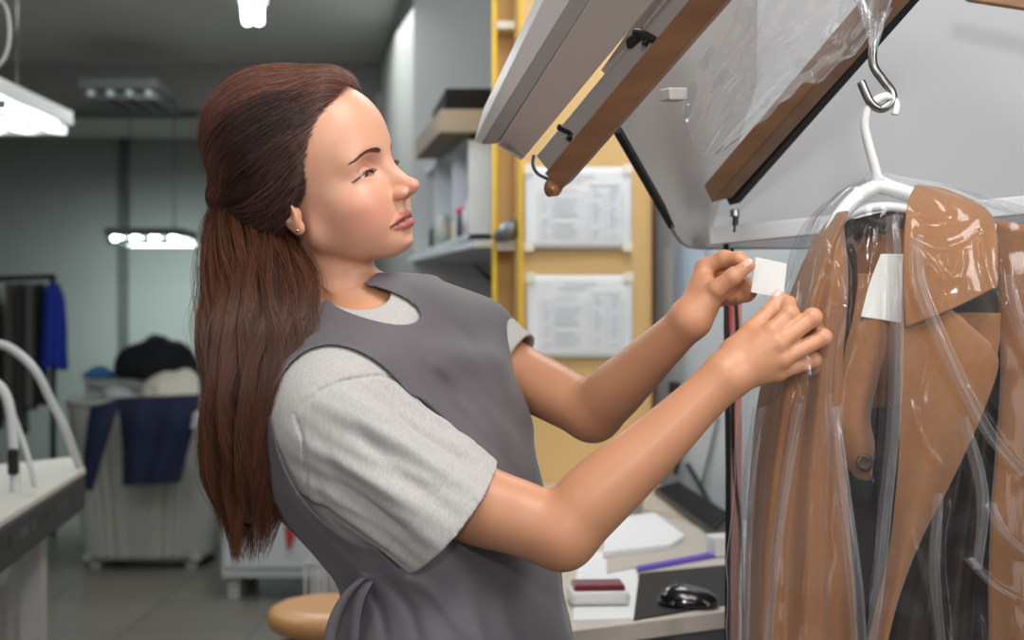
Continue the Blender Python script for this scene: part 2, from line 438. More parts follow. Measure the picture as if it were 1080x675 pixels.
adopt(woman, body)
# eyes
def part_at(name, bm, m, parent):
    o = bmobj(name, bm, m, None, True); adopt(parent, o); return o
M_EYE = mat('eye_white', srgb(225, 218, 210), rough=.12, coat=.6)
M_IRIS = mat('iris', srgb(52, 36, 24), rough=.1, coat=1.)
M_PUP = mat('pupil', (.004, .004, .004, 1), rough=.08, coat=1.)
gaze = np.array([.93, .03, -.28]); gaze /= np.linalg.norm(gaze)
for sy in (1, -1):
    e0 = EYE*np.array([1, sy, 1]); cw = from_head(e0); g = HR @ gaze
    bm = bmesh.new(); bmesh.ops.create_uvsphere(bm, u_segments=36, v_segments=24, radius=EYER, matrix=Matrix.Translation(Vector(cw)))
    ey = part_at('eyeball', bm, M_EYE, woman)
    bm = bmesh.new(); add_lathe(bm, cw+g*(EYER*.885), [(.0001, .0016), (.0022, .0015), (.0044, .0009), (.0060, -.0001), (.0056, -.0014)], axis=g)
    ir = part_at('iris', bm, M_IRIS, ey)
    bm = bmesh.new(); add_lathe(bm, cw+g*(EYER*.885+.0012), [(.0001, .0006), (.0014, .0005), (.0021, .0001), (.0018, -.0004)], axis=g)
    part_at('pupil', bm, M_PUP, ey)
# lashes and brows
M_LASH = mat('lash', (.008, .005, .004, 1), rough=.6)
def strands(name, lines, radii, m, parent):
    """real hair strands"""
    hc = bpy.data.hair_curves.new(name); hc.add_curves([len(l) for l in lines])
    pos = np.concatenate(lines).astype(np.float32)
    hc.attributes['position'].data.foreach_set('vector', pos.ravel()) if 'position' in hc.attributes else hc.points.foreach_set('position', pos.ravel())
    r = hc.attributes.get('radius') or hc.attributes.new('radius', 'FLOAT', 'POINT')
    r.data.foreach_set('value', np.concatenate(radii).astype(np.float32))
    o = bpy.data.objects.new(name, hc); C.objects.link(o); hc.materials.append(m)
    if parent is not None: adopt(parent, o)
    return o
for sy in (1, -1):
    L, R_ = [], []
    lp = catmull(LL, 3)
    for k, c in enumerate(lp[4:]):
        c = np.array(c)+np.array([.0004, 0, 0]); t = k/len(lp[4:])
        for _ in range(2):
            out = np.array([.0062, (t-.45)*.0075, -.0012+.001*RNG.normal()*.4]); up = np.array([.0012, (t-.4)*.003, .0040])
            ln = np.array([c+out*u*(.85+.3*t)+up*u*u*(.7+.6*t) for u in np.linspace(0, 1, 5)]); ln[:, 1] *= sy
            L.append(from_head(ln)); R_.append(np.linspace(.00022, .00004, 5))
    strands('eyelashes', L, R_, M_LASH, woman)
M_BROW = mat('brow_hair', srgb(98, 66, 50), rough=.6)
for sy in (1, -1):
    L, R_ = [], []
    ctr = catmull([(.0140, .0205), (.0240, .0235), (.0350, .0240), (.0500, .0180)], 30)
    for k, (y, z) in enumerate(ctr):
        t = k/len(ctr); wd = .0027*(1-t)**.5*min(1, .55+4*t)+.0005
        for _ in range(4):
            zz = z+RNG.uniform(-1, 1)*wd; yy = y+RNG.normal()*.0005
            dirv = np.array([0, .0050+.001*t, .0028*(1-1.6*t)+(.0012 if zz < z else -.0012)])
            pts = []
            for u in (0, .5, 1):
                Y, Z = yy+dirv[1]*u, zz+dirv[2]*u; pts.append((surf_x(Y, Z)+.0003+.0003*u, Y*sy, Z))
            L.append(from_head(np.array(pts))); R_.append(np.array([.00017, .00015, .00005]))
    strands('eyebrow', L, R_, M_BROW, woman)
M_NAIL = mat('nail', srgb(232, 186, 174), rough=.22, coat=.6)
for (a, b, w) in (((780, 285.5, 1.4205), (789.5, 279.5, 1.4175), (-.35, -.80, .48)), ((815, 319, 1.405), (820.5, 312.5, 1.409), (-.35, -.6, .7))):
    a = PA(*a); b = PA(*b); ax = b-a; ax /= np.linalg.norm(ax); n = np.array(w); n -= ax*(n @ ax); n /= np.linalg.norm(n); sd = np.cross(n, ax)
    c = b+n*(.0056 if a[0] < .25 else .0050)-ax*.0005
    bm = bmesh.new(); bmesh.ops.create_uvsphere(bm, u_segments=24, v_segments=14, radius=1, matrix=Matrix.Translation(Vector(c)) @ Matrix(np.stack([ax*.0072, sd*.0050, n*.0022], 1).tolist()).to_4x4())
    part_at('fingernail', bm, M_NAIL, woman)
bm = bmesh.new(); bmesh.ops.create_icosphere(bm, subdivisions=2, radius=.0023, matrix=Matrix.Translation(Vector(from_head((-.006, -.0762, -.0365)))))
ear = part_at('earring', bm, mat('silver_stud', srgb(235, 235, 235), rough=.1, metal=1.), woman); ear['label'] = 'small silver stud earring'
# ---------------------------------------------------------------- her clothes
def fold(p, a, b, ra, rb, amp): 
    """soft crease ridge from a to b"""
    return -amp*np.exp(-np.maximum(s_cone(p, PA(*a), PA(*b), ra, rb), 0)/.004)
S0 = PA(352, 438, 1.412); S1 = PA(471, 541, 1.405); SAX = (S1-S0)/np.linalg.norm(S1-S0)
SH0 = PA(498, 362, 1.66); SH1 = PA(541, 388, 1.64); SHX = (SH1-SH0)/np.linalg.norm(SH1-SH0)
def sleeve_frame(p):
    q = p-S0.astype(np.float32); t = q @ SAX.astype(np.float32)/np.linalg.norm(S1-S0)
    up = np.array([0, 0, 1.])-SAX*SAX[2]; up /= np.linalg.norm(up); sd = np.cross(SAX, up)
    return t, q @ up.astype(np.float32), q @ sd.astype(np.float32)
def creases(p):
    t, u, w = sleeve_frame(p)
    ang = np.arctan2(u, -w*np.sign(1.))
    # drapes that run from under the arm out over the sleeve, fading at the hem
    s = np.sin(8.0*ang+4.6*t+1.4*np.sin(3.1*t+1)+.6*vnoise(p, 14, 1))
    env = np.clip(t+.25, 0, 1)*np.clip(1.2-t, 0, 1)*2.2
    big = np.sin(4.0*ang-2.8*t+.8)
    return (.0042*s+.0030*big+.0015*np.sin(21*ang+9*t+vnoise(p, 20, 5)*1.5))*env
def tee_sdf(p):
    G = np.zeros(len(p))
    # shoulder seam and folds
    X, Y = pxy(p); c0 = s_cone(p, S0, S1, .069, .078); near = (p[:, 1] < 1.47) & ((np.abs(c0) < .03) | (np.abs(trunk_sdf(p, -.018)) < .03)); X, Y = X[near], Y[near]
    for pts, amp, w_ in ((((311, 437), (330, 418), (360, 403), (400, 397), (425, 402)), .0034, 1.9), (((311, 437), (320, 470), (325, 535)), .0030, 1.5),
                         (((436, 412), (455, 440), (470, 452), (500, 456)), .0030, 6), (((405, 415), (430, 450), (460, 478), (498, 486)), .0030, 7), (((370, 440), (400, 480), (440, 510), (480, 520)), .0032, 8),
                         (((340, 470), (365, 515), (400, 545), (440, 560)), .0032, 7), (((330, 500), (350, 545), (385, 578)), .003, 6)):
        dd, al = polydist(X, Y, pts); G[near] += amp*np.exp(-(dd/w_)**2)*np.sin(PI*np.clip(al, .03, .97))**.5
    G = G.astype(np.float32)
    tr = trunk_sdf(p, -.018)+.002*vnoise(p, 38, 2)
    sh = s_cone(p, PA(410, 345, 1.545), S0, .055, .066)
    sh2 = s_cone(p, PA(410, 345, 1.545), SH0, .055, .050)
    body_ = smin(smin(tr, sh, .05), sh2, .05)
    nk = s_chain(p, [NM, NB], [.0505, .066], .002); body_ = smin(body_, nk, .04)+G
    c = s_cone(p, S0, S1+SAX*.06, .069, .0810)+creases(p)+G
    inn = c+.0072
    t, u, w = sleeve_frame(p); L = np.linalg.norm(S1-S0)
    cn = SAX+np.array([0, .22, 0]); cn /= np.linalg.norm(cn); c = np.maximum(c, (p-S1.astype(np.float32)) @ cn.astype(np.float32)-.004)
    # turned hem stitch line
    c = c+.0011*np.exp(-((t-.865)*L/.0013)**2)
    d = smin(body_, c, .028)
    c2 = s_cone(p, SH0, SH1+SHX*.04, .050, .051)+.0025*vnoise(p, 60, 3)
    c2 = np.maximum(c2, (p-SH1.astype(np.float32)) @ SHX.astype(np.float32)); d = smin(d, c2, .02)
    d = np.maximum(d, -np.maximum(np.maximum(inn, -(t-.30)*L), .012-body_))
    i2 = np.maximum(s_cone(p, SH0, SH1+SHX*.05, .044, .0465), -((p-lerp(SH0, SH1, .4).astype(np.float32)) @ SHX.astype(np.float32))); d = np.maximum(d, -i2)
    # crew neck, a little rib round it
    nx = from_head((-.012, 0, -.078)); cone = s_chain(p, [nx, NM, NM+(NB-NM)*.55], [.052, .0525, .0575], .004)
    pl = (p-PA(382, 325, 1.53).astype(np.float32)) @ np.array([-.30, .12, .94], np.float32)
    d = np.maximum(d, -np.maximum(cone-.0015, -pl-.05)); d = np.maximum(d, pl-.010); d = smax(d, -s_ell(p, PA(383, 313, 1.53), (.046, .080, .030), rotm(0, math.radians(-12))), .003)
    d = np.maximum(d, -(p[:, 2]-(.98)))
    return d
def cyl_px(p, cx, cy, rx, ry, rot=0.):
    """ellipse seen from the front, in metres at the body's distance"""
    x = p[:, 0]/p[:, 1]*F+540-cx; y = -(p[:, 2]-CAMZ)/p[:, 1]*F+337.5-cy
    c, s = math.cos(rot), math.sin(rot); x, y = x*c+y*s, -x*s+y*c
    return (np.sqrt((x/rx)**2+(y/ry)**2)-1)*min(rx, ry)/870
def apron_sdf(p):
    z = p[:, 2]
    fl = np.clip((1.17-z)/.10, 0, 1)
    x = p[:, 0]*TL[0]+p[:, 1]*TL[1]
    pleat = .0035*np.sin(x*95+2*np.sin(z*18)+3*np.sin(x*23))*fl
    drape = (.0035*np.sin(x*26+z*30+1.5*np.sin(z*14))+.0022*np.sin(x*48-z*40+2))*np.clip((1.46-z)/.1, 0, 1)*(1-fl)
    out = (trunk_sdf(p, .0)+pleat+drape).astype(np.float32)
    X, Y = pxy(p); near = (p[:, 1] < 1.56) & (np.abs(out) < .03); X, Y = X[near], Y[near]
    for pts, amp, w_ in ((((425, 375), (455, 415), (500, 470), (540, 540)), -.0045, 9), (((455, 372), (490, 410), (530, 450), (556, 480)), -.0035, 8), (((440, 372), (475, 420), (520, 470), (556, 520)), .0040, 8), (((470, 335), (505, 370), (535, 430)), .0030, 8),
                         (((385, 612), (400, 640), (408, 680)), .0045, 6), (((400, 606), (430, 640), (445, 690)), .0045, 7), (((412, 604), (455, 625), (490, 670)), -.004, 7), (((300, 500), (330, 545), (375, 590)), .003, 5), (((584, 545), (590, 600), (602, 670)), .002, 1.6)):
        dd, al = polydist(X, Y, pts); out[near] += (amp*np.exp(-(dd/w_)**2)*np.sin(PI*np.clip(al, .03, .97))**.5).astype(np.float32)
    inner = out+.0080
    sh = s_cone(p, PA(405, 345, 1.545), S0, .063, .073); out = smin(out, sh, .05); inner = smin(inner, sh+.0080, .05)
    sh2 = s_cone(p, PA(405, 345, 1.545), SH0, .060, .056); out = smin(out, sh2, .05); inner = smin(inner, sh2+.0080, .05)
    d = np.maximum(out, -inner)
    arm = cyl_px(p, 374, 470, 76, 112, -.468)
    d = d-.0009*np.exp(-((arm-.004)/.004)**2)*(p[:, 1] < 1.56)
    cx = np.interp(z, RP[:, 0], RP[:, 2]).astype(np.float32)
    d = smax(d, -np.maximum(arm, (p[:, 1]-cx+.02)), .002)
    d = smax(d, -np.maximum(s_cone(p, S0-SAX*.01, S1+SAX*.06, .0715, .0835)+creases(p), (p-S1.astype(np.float32)) @ SAX.astype(np.float32)), .003)
    # far armhole
    d = smax(d, -(s_cone(p, SH0-SHX*.03, SH1+SHX*.2, .050, .060)), .002)
    neck = s_ell(p, PA(404, 330, 1.555), (.069, .125, .0345), rotm(0, math.radians(-15)))
    d = smax(d, -neck, .002)
    d = smax(d, -s_chain(p, [from_head((-.012, 0, -.078)), NM, lerp(NM, NB, .5)], [.055, .058, .064], .002), .003)
    d = np.maximum(d, -(z-.80)); d = np.maximum(d, z-1.506)
    return d
M_TEE = mat('heather_jersey', srgb(178, 176, 172), rough=.9, spec=.15, sheen=.3, noise_amt=.10, noise_scale=420, bump=.12, bump_scale=1200, stretch=(1, 1, .3), detail=8)
M_APRON = mat('apron_cloth', srgb(94, 90, 94), rough=.55, spec=.35, sheen=.15, noise_amt=.04, noise_scale=500, bump=.10, bump_scale=1500)
tee = sdf_obj('tee_shirt', tee_sdf, (-.42, 1.25, .97), (.12, 1.80, 1.52), .0022, M_TEE, pad=2.6); adopt(woman, tee)
tee['label'] = 'light heather grey short sleeved tee'
apron = sdf_obj('apron', apron_sdf, (-.42, 1.25, .80), (.16, 1.84, 1.52), .0020, M_APRON, pad=3); adopt(woman, apron)
def ribbon(name, pts, w, nrm, m, parent=None, thick=.0015, n=8):
    """flat band along pts, nrm = side direction of its width"""
    q = catmull([np.asarray(p, float) for p in pts], n); nr = np.asarray(nrm, float); bm = bmesh.new(); rows = []
    for i, p in enumerate(q):
        s = nr/np.linalg.norm(nr); rows.append((bm.verts.new(p-s*w/2), bm.verts.new(p+s*w/2)))
    for a, b in zip(rows, rows[1:]): bm.faces.new((a[0], a[1], b[1], b[0]))
    o = bmobj(name, bm, m, None, True); md = o.modifiers.new('s', 'SOLIDIFY'); md.thickness = thick; md.offset = 0
    if parent is not None: adopt(parent, o)
    return o
ribbon('apron_tie', [PA(398, 600, 1.40), PA(380, 612, 1.385), PA(362, 632, 1.38), PA(350, 660, 1.378), PA(345, 700, 1.38), PA(343, 760, 1.385)], .013, (1, .2, .25), M_APRON, apron)
ribbon('apron_tie', [PA(398, 602, 1.40), PA(386, 618, 1.385), PA(377, 640, 1.383), PA(372, 680, 1.385), PA(369, 760, 1.39)], .012, (1, -.2, .15), M_APRON, apron)
bm = bmesh.new()
kc = PA(393, 603, 1.395)
bmesh.ops.create_icosphere(bm, subdivisions=3, radius=1, matrix=Matrix.Translation(Vector(kc)) @ Matrix.Rotation(.5, 4, 'Y') @ Matrix.Diagonal((.020, .011, .011, 1)))
for v in bm.verts:
    n = noise.noise(v.co*90)*.003; v.co += Vector((n, n, n))
kn = bmobj('knot', bm, M_APRON, None, True); adopt(apron, kn)
# trousers and shoes carry her below the picture
def legs_sdf(p):
    a = s_chain(p, [PA(440, 760, 1.50), (-.13, 1.50, .52), (-.14, 1.52, .10)], [.088, .062, .050], .01)
    b = s_chain(p, [PA(510, 760, 1.56), (-.02, 1.57, .52), (-.02, 1.60, .10)], [.088, .062, .050], .01)
    h = s_cone(p, PA(440, 720, 1.50), PA(505, 720, 1.57), .095, .095)
    return smin(smin(a, b, .02), h, .03)
tr = sdf_obj('trousers', legs_sdf, (-.30, 1.30, .05), (.20, 1.80, 1.16), .007, mat('dark_trousers', srgb(40, 42, 50), rough=.9)); adopt(woman, tr)
for x, y in ((-.14, 1.52), (-.02, 1.60)):
    f = lambda p: np.maximum(smin(s_cone(p, (x, y, .045), (x+.15, y-.03, .03), .045, .036), s_cone(p, (x, y, .05), (x, y, .11), .043, .045), .02), -p[:, 2])
    sh = sdf_obj('shoe', f, (x-.1, y-.15, -.02), (x+.25, y+.12, .2), .005, mat('shoe_white', srgb(225, 225, 225), rough=.6)); adopt(woman, sh)
# the blank tag she holds
bm = bmesh.new()
tq = [PA(797.0, 271, 1.4245), PA(830, 278, 1.4215), PA(826, 314.5, 1.4205), PA(792, 308, 1.4245)]
add_prism(bm, tq, (0, .0006, 0))
tg = bmobj('paper_tag', bm, mat('white_card', srgb(216, 216, 211), rough=.8), None, False)
tag(tg, 'blank white paper tag held between her fingertips beside the coat bag', 'tag')
# ---------------------------------------------------------------- her hair: swept back to a knot, the rest falling down her back
KN = np.array([-.119, -.018, .020])                       # the knot at the back of the head, head frame
CAPC = np.array([-.010, 0, .042]); CAPR = np.array([.104, .0835, .100])
def cap_sdf(q):
    d = s_ell(q, CAPC, CAPR)
    d = smin(d, s_ell(q, (-.046, -.002, .074), (.078, .070, .078)), .03)      # volume at the back
    d = smin(d, s_ell(q, (.050, 0, .098), (.040, .046, .030)), .025)
    d = smin(d, s_ell(q, (-.045, -.012, -.006), (.074, .062, .040)), .03)
    d = smin(d, s_ell(q, KN+np.array([.012, 0, .004]), (.030, .036, .026)), .02)
    # hairline: keep the face and the ear clear; plane through the forehead hairline and the temple
    a = np.abs(q[:, 1])
    fr = q[:, 0]-np.interp(q[:, 2], [-.08, -.045, -.02, .0, .03, .06, .085, .10, .125], [-.052, -.048, -.010, .004, .016, .030, .050, .060, .070]).astype(np.float32)
    d = smax(d, fr-np.where(a < .045, (.045-a)*.22, 0).astype(np.float32), .012)
    d = smax(d, -s_ell(q*np.array([1, 1, 1], np.float32), (.0, -.082, -.034), (.020, .020, .024)), .006)
    return d
# centre line of the fall: (px, py, dist, half width, half depth)
FALL = [(250, 203, 1.54, .030, .030), (260, 232, 1.525, .046, .040), (268, 270, 1.49, .055, .042), (273, 310, 1.445, .060, .042), (270, 350, 1.41, .058, .038), (263, 400, 1.39, .048, .032), (258, 450, 1.385, .041, .027), (259, 500, 1.39, .037, .022), (264, 545, 1.40, .026, .014), (262, 615, 1.41, .010, .006)]
FQ = np.array(catmull([np.append(PA(*f[:3]), f[3:]) for f in FALL], 8))
def fall_at(t):
    x = np.clip(t, 0, 1)*(len(FQ)-1); i = np.minimum(x.astype(int), len(FQ)-2); w = (x-i)[:, None]
    return FQ[i]*(1-w)+FQ[i+1]*w
def hairbulk_sdf(p):
    q = to_head(p); d = cap_sdf(q)+.0065
    z = p[:, 2]; o = np.argsort(FQ[:, 2]); zz = FQ[o, 2]
    cx, cy, a, b = [np.interp(z, zz, FQ[o, i]).astype(np.float32) for i in (0, 1, 3, 4)]
    a = a-.008; b = b-.008
    dx = p[:, 0]-cx; dy = p[:, 1]-cy
    k0 = np.sqrt((dx/a)**2+(dy/b)**2); k1 = np.sqrt((dx/a/a)**2+(dy/b/b)**2)
    e = k0*(k0-1)/np.maximum(k1, 1e-4); e = np.maximum(e, zz[0]+.07-z); e = np.maximum(e, z-PA(0, 215, 1.5)[2])
    e = e+.0035*np.sin(dx*150+2*np.sin(z*25))
    return smin(d, e, .012)
M_BULK = mat('hair_mass', srgb(52, 30, 24), rough=.65, spec=.25)
hair = sdf_obj('hair', hairbulk_sdf, (-.46, 1.30, 1.22), (-.08, 1.72, 1.82), .0028, M_BULK); adopt(woman, hair)
def hair_mat(name, c1, c2, rough=.38):
    m = bpy.data.materials.new(name); m.use_nodes = True; nt = m.node_tree; b = nt.nodes['Principled BSDF']
    ci = nt.nodes.new('ShaderNodeHairInfo'); cr = nt.nodes.new('ShaderNodeValToRGB')
    cr.color_ramp.elements[0].color = c1; cr.color_ramp.elements[1].color = c2
    nt.links.new(ci.outputs['Random'], cr.inputs[0]); nt.links.new(cr.outputs[0], b.inputs['Base Color'])
    b.inputs['Roughness'].default_value = rough; b.inputs['Specular IOR Level'].default_value = .6
    return m
def capsurf(dirs):
    """outermost distance of the cap along unit directions from CAPC (head frame)"""
    lo = np.full(len(dirs), .03); hi = np.full(len(dirs), .20)
    for _ in range(14):
        m = (lo+hi)/2; d = cap_free((CAPC+dirs*m[:, None]).astype(np.float32)); lo = np.where(d < 0, m, lo); hi = np.where(d < 0, hi, m)
    return lo
def cap_free(q):
    d = s_ell(q, CAPC, CAPR)
    d = smin(d, s_ell(q, (-.046, -.002, .074), (.078, .070, .078)), .03)
    d = smin(d, s_ell(q, (.050, 0, .098), (.040, .046, .030)), .025)
    d = smin(d, s_ell(q, (-.045, -.012, -.006), (.074, .062, .040)), .03)
    return smin(d, s_ell(q, KN+np.array([.012, 0, .004]), (.030, .036, .026)), .02)
def hairline(u):
    """root points along the hairline, u 0 = top of the forehead, 1 = by the ear (near side)"""
    t = np.array([[.086, 0, .110], [.081, -.020, .103], [.064, -.044, .086], [.045, -.060, .058], [.029, -.068, .030], [.014, -.073, .002], [-.004, -.075, -.016]])
    q = np.array(catmull(list(t), 8)); x = u*(len(q)-1); i = np.minimum(x.astype(int), len(q)-2); w = (x-i)[:, None]
    return q[i]*(1-w)+q[i+1]*w
def unit(v): return v/np.linalg.norm(v, axis=-1, keepdims=True)
def swept(n, side, u0=0., u1=1., out_=0., npt=22):
    """strands from hairline and crown round the skull into the knot"""
    u = u0+(u1-u0)*RNG.random(n)**.9; r0 = hairline(u); back = RNG.random(n)**1.4*(1 if out_ == 0 else .25)
    r0 = r0+np.stack([-back*.085, np.zeros(n), back*.035*(1-u)], 1); r0[:, 1] *= side; r0 = r0+RNG.normal(size=(n, 3))*.0022
    tgt = KN+RNG.normal(size=(n, 3))*np.array([.004, .010, .008])
    a = unit(r0-CAPC); b = unit(tgt-CAPC); om = np.arccos(np.clip((a*b).sum(1), -1, 1))[:, None]
    T = np.linspace(0, 1, npt); out = []
    sag = (RNG.normal(size=n)*.05-.20+.12*(1-u)**3)[:, None]
    lift = RNG.uniform(-.0015, .0028, n)
    ph = RNG.random(n)*6.28; fr = RNG.uniform(3, 7, n); cl = np.floor(u*46)+.5; cph = cl*2.9
    for t in T:
        d = (np.sin((1-t)*om)*a+np.sin(t*om)*b)/np.sin(om)
        # strands arch upward over the crown before they dip into the knot
        d = unit(d+np.array([-.05, 0, 1.])*sag*math.sin(PI*t)+(.010*np.sin(ph+fr*t)+.030*np.sin(cph+4*t)*math.sin(PI*t))[:, None]*np.array([.3, 0, 1.]))
        f = min(1, t/.2); f = f*f*(3-2*f); rs = np.linalg.norm(r0-CAPC, axis=1)-.003
        rr = capsurf(d)+(lift+out_+.0018*np.sin(cph*1.7+3*t))*math.sin(PI*min(1, t*1.1+.05))+.0010
        rr = rs*(1-f)+rr*f
        out.append(CAPC+d*rr[:, None])
    return np.stack(out, 1)
def falling(n, npt=34):
    ang = RNG.random(n)*2*PI; clr = RNG.random(32); rad = np.sqrt(RNG.random(n))*.35+.68
    rad *= np.where(RNG.random(n) < .06, RNG.uniform(1.0, 1.25, n), 1)
    ci = (ang/(2*PI)*32).astype(int); end = .70+.22*clr[ci]+RNG.normal(0, .045, n); end = np.where(end > .97, 1.9-end, end); st = RNG.uniform(.0, .05, n)
    clump = (ci+.5)/32*2*PI; ph = RNG.random(n)*6.28; ph2 = clump*17
    out = []
    for t in np.linspace(0, 1, npt):
        tt = st+(end-st)*t; q = fall_at(tt)
        cl = .8*t**.8; an = ang*(1-cl)+clump*cl+.25*np.sin(5*t+clump*3)*t
        k = rad*(1-.10*t)*(.75+.25*min(1, t*6))
        wv = (.0014*np.sin(ph+11*t)+(.0035+.0085*t)*np.sin(ph2+10.5*t+.3*np.sin(ph))*min(1, 3*t))
        x = q[:, 0]+np.cos(an)*q[:, 3]*k+wv; y = q[:, 1]+np.sin(an)*q[:, 4]*k+wv*.5
        out.append(np.stack([x, y, q[:, 2]+.004*np.sin(ph*3)], 1))
    return np.stack(out, 1)
def make(name, pts, rad, m, tip=.35):
    n, k, _ = pts.shape; r = np.linspace(1, tip, k)[None]*(rad*RNG.uniform(.7, 1.2, n))[:, None]
    return strands(name, list(pts), list(r), m, hair)
M_H1 = hair_mat('hair_strand', srgb(66, 38, 30), srgb(146, 98, 80))
M_H2 = hair_mat('hair_strand_lower', srgb(34, 18, 13), srgb(112, 66, 42))
M_H3 = hair_mat('hair_strand_twist', srgb(26, 20, 20), srgb(74, 56, 52), .33)
top = np.concatenate([swept(15000, 1, 0, .50), swept(4500, -1)])
make('swept_back_hair', np.stack([from_head(x) for x in top]), .00016, M_H1, .8)
top2 = swept(3200, 1, .40, .95, .002)
make('brown_highlights', np.stack([from_head(x) for x in top2]), .00016, M_H1, .8)
side = swept(8500, 1, .24, 1, .002)
make('twisted_side_hair', np.stack([from_head(x) for x in side]), .00016, M_H3, .8)['label'] = 'darker hair swept from the temple into the knot'
make('long_hair', falling(21000), .00019, M_H2, .45)
# loose flyaways
fa = top[RNG.integers(0, len(top), 300)].copy()
lift = (np.linspace(0, 1, fa.shape[1])[None]**1.5*RNG.uniform(.003, .024, 300)[:, None])
fa = fa[:, :15]; lift = lift[:, :15]
fa = fa+unit(fa-CAPC)*lift[..., None]+np.cumsum(RNG.normal(size=fa.shape)*.0006, 1)
make('flyaway_hair', np.stack([from_head(x) for x in fa]), .00009, M_H1, .4)
# the twist wound round the knot
n = 2600; a0 = RNG.random(n)*2*PI; ra = RNG.uniform(.55, 1.06, n); ax = RNG.normal(size=n)*.010; out = []
for t in np.linspace(0, 1, 14):
    an = a0+t*2.4
    out.append(np.stack([KN[0]+.010+.033*ra*np.cos(an)*.8, KN[1]+.036*ra*np.sin(an*1.0)+ax, KN[2]+.004+.026*ra*np.sin(an+.6)+.3*ax], 1))
make('hair_knot', np.stack([from_head(x) for x in np.stack(out, 1)]), .00022, M_H3, .8)
# ================================================================ COAT, HANGER, GARMENT BAG
M_COAT = mat('camel_wool', srgb(150, 103, 66), rough=.85, spec=.2, sheen=.25, noise_amt=.06, noise_scale=160, bump=.35, bump_scale=900)
M_LIN = mat('dark_lining', srgb(52, 42, 36), rough=.45, spec=.4, noise_amt=.1, noise_scale=30)
M_WHP = mat('white_plastic', srgb(236, 236, 234), rough=.3, spec=.5)
M_STEEL = mat('steel', srgb(150, 148, 145), rough=.25, metal=1.)
def edge(pts, n=60):
    q = np.array(catmull([PA(*p) for p in pts], 12)); s = np.concatenate([[0], np.cumsum(np.linalg.norm(np.diff(q, axis=0), axis=1))]); s /= s[-1]
    return lambda v: np.stack([np.interp(v, s, q[:, i]) for i in range(3)], 1)
def drape(name, left, right, m, parent, bulge=.02, folds=(), nu=40, nv=70, thick=.004, noise_=.002, seed=0):
    L, R = edge(left), edge(right)
    def fn(u, v):
        a, b = L(v), R(v); p = a*(1-u)[:, None]+b*u[:, None]
        d = -bulge*np.sin(PI*u)
        for amp, fr, ph, vs in folds: d = d+amp*np.sin(fr*2*PI*u+ph+vs*v)*np.minimum(1, v*3+.15)
        p[:, 1] += d+noise_*vnoise(p, 22, seed)
        return p
    o = grid_mesh(name, fn, nu, nv, m, None, thick)
    if parent is not None: adopt(parent, o)
    return o
coat = empty('coat', PA(960, 760, 1.50), 'camel brown wool coat with wide lapels inside the clear bag', 'coat')
# inside of the back, lined, seen through the open front
drape('back_panel', [(880, 232, 1.56), (868, 300, 1.58), (850, 480, 1.60), (838, 690, 1.60), (830, 900, 1.60)], [(1000, 222, 1.56), (1055, 300, 1.58), (1075, 480, 1.60), (1080, 690, 1.60), (1085, 900, 1.60)], M_LIN, coat, -.01, [(.008, 3, 1, .6)], thick=.003)
drape('inner_yoke', [(893, 238, 1.515), (903, 300, 1.525), (905, 360, 1.53), (903, 430, 1.53)], [(962, 214, 1.52), (966, 290, 1.53), (962, 360, 1.54), (955, 430, 1.54)], M_COAT, coat, -.006, [(.003, 1.5, .4, 1)])
# her-left side as seen: outer left front, its sleeve, its lapel
drape('sleeve', [(880, 226, 1.50), (856, 262, 1.50), (832, 320, 1.50), (806, 400, 1.50), (795, 480, 1.50), (788, 590, 1.50), (786, 720, 1.50), (786, 840, 1.50)], [(890, 226, 1.49), (880, 262, 1.47), (868, 320, 1.455), (850, 420, 1.455), (836, 520, 1.46), (830, 600, 1.465), (828, 720, 1.47), (828, 840, 1.47)], M_COAT, coat, .035, [(.006, 1.5, .5, 3), (.003, 3, 2, 6)])
drape('front_panel', [(876, 240, 1.475), (860, 320, 1.45), (845, 420, 1.45), (832, 520, 1.45), (826, 640, 1.455), (815, 800, 1.46), (810, 900, 1.46)], [(888, 236, 1.485), (893, 300, 1.455), (888, 390, 1.45), (890, 450, 1.45), (893, 530, 1.45), (900, 640, 1.455), (905, 800, 1.46), (906, 900, 1.46)], M_COAT, coat, .014, [(.005, 1.5, 1, 1), (.002, 4, 2, 4)])
drape('lining_facing', [(884, 232, 1.50), (888, 290, 1.475), (890, 380, 1.47), (893, 470, 1.47)], [(898, 232, 1.515), (903, 290, 1.50), (901, 380, 1.49), (898, 470, 1.48)], M_LIN, coat, .003)
lap = drape('lapel', [(903, 290, 1.507), (896, 345, 1.480), (888, 400, 1.455), (882, 445, 1.445), (888, 480, 1.445), (906, 504, 1.45)], [(950, 290, 1.507), (938, 345, 1.480), (926, 395, 1.455), (916, 440, 1.445), (921, 472, 1.445), (917, 505, 1.45)], M_COAT, coat, .012, [(.002, 1, .2, 1)], thick=.006)
bm = bmesh.new(); add_lathe(bm, PA(912, 488, 1.422), [(.0001, -.0015), (.0085, -.0015), (.0098, .0), (.0088, .0018), (.006, .0012), (.0001, .0010)], axis=(0, -1, .1))
bt = bmobj('button', bm, mat('horn_button', srgb(60, 40, 30), rough=.3), None, True); adopt(coat, bt)
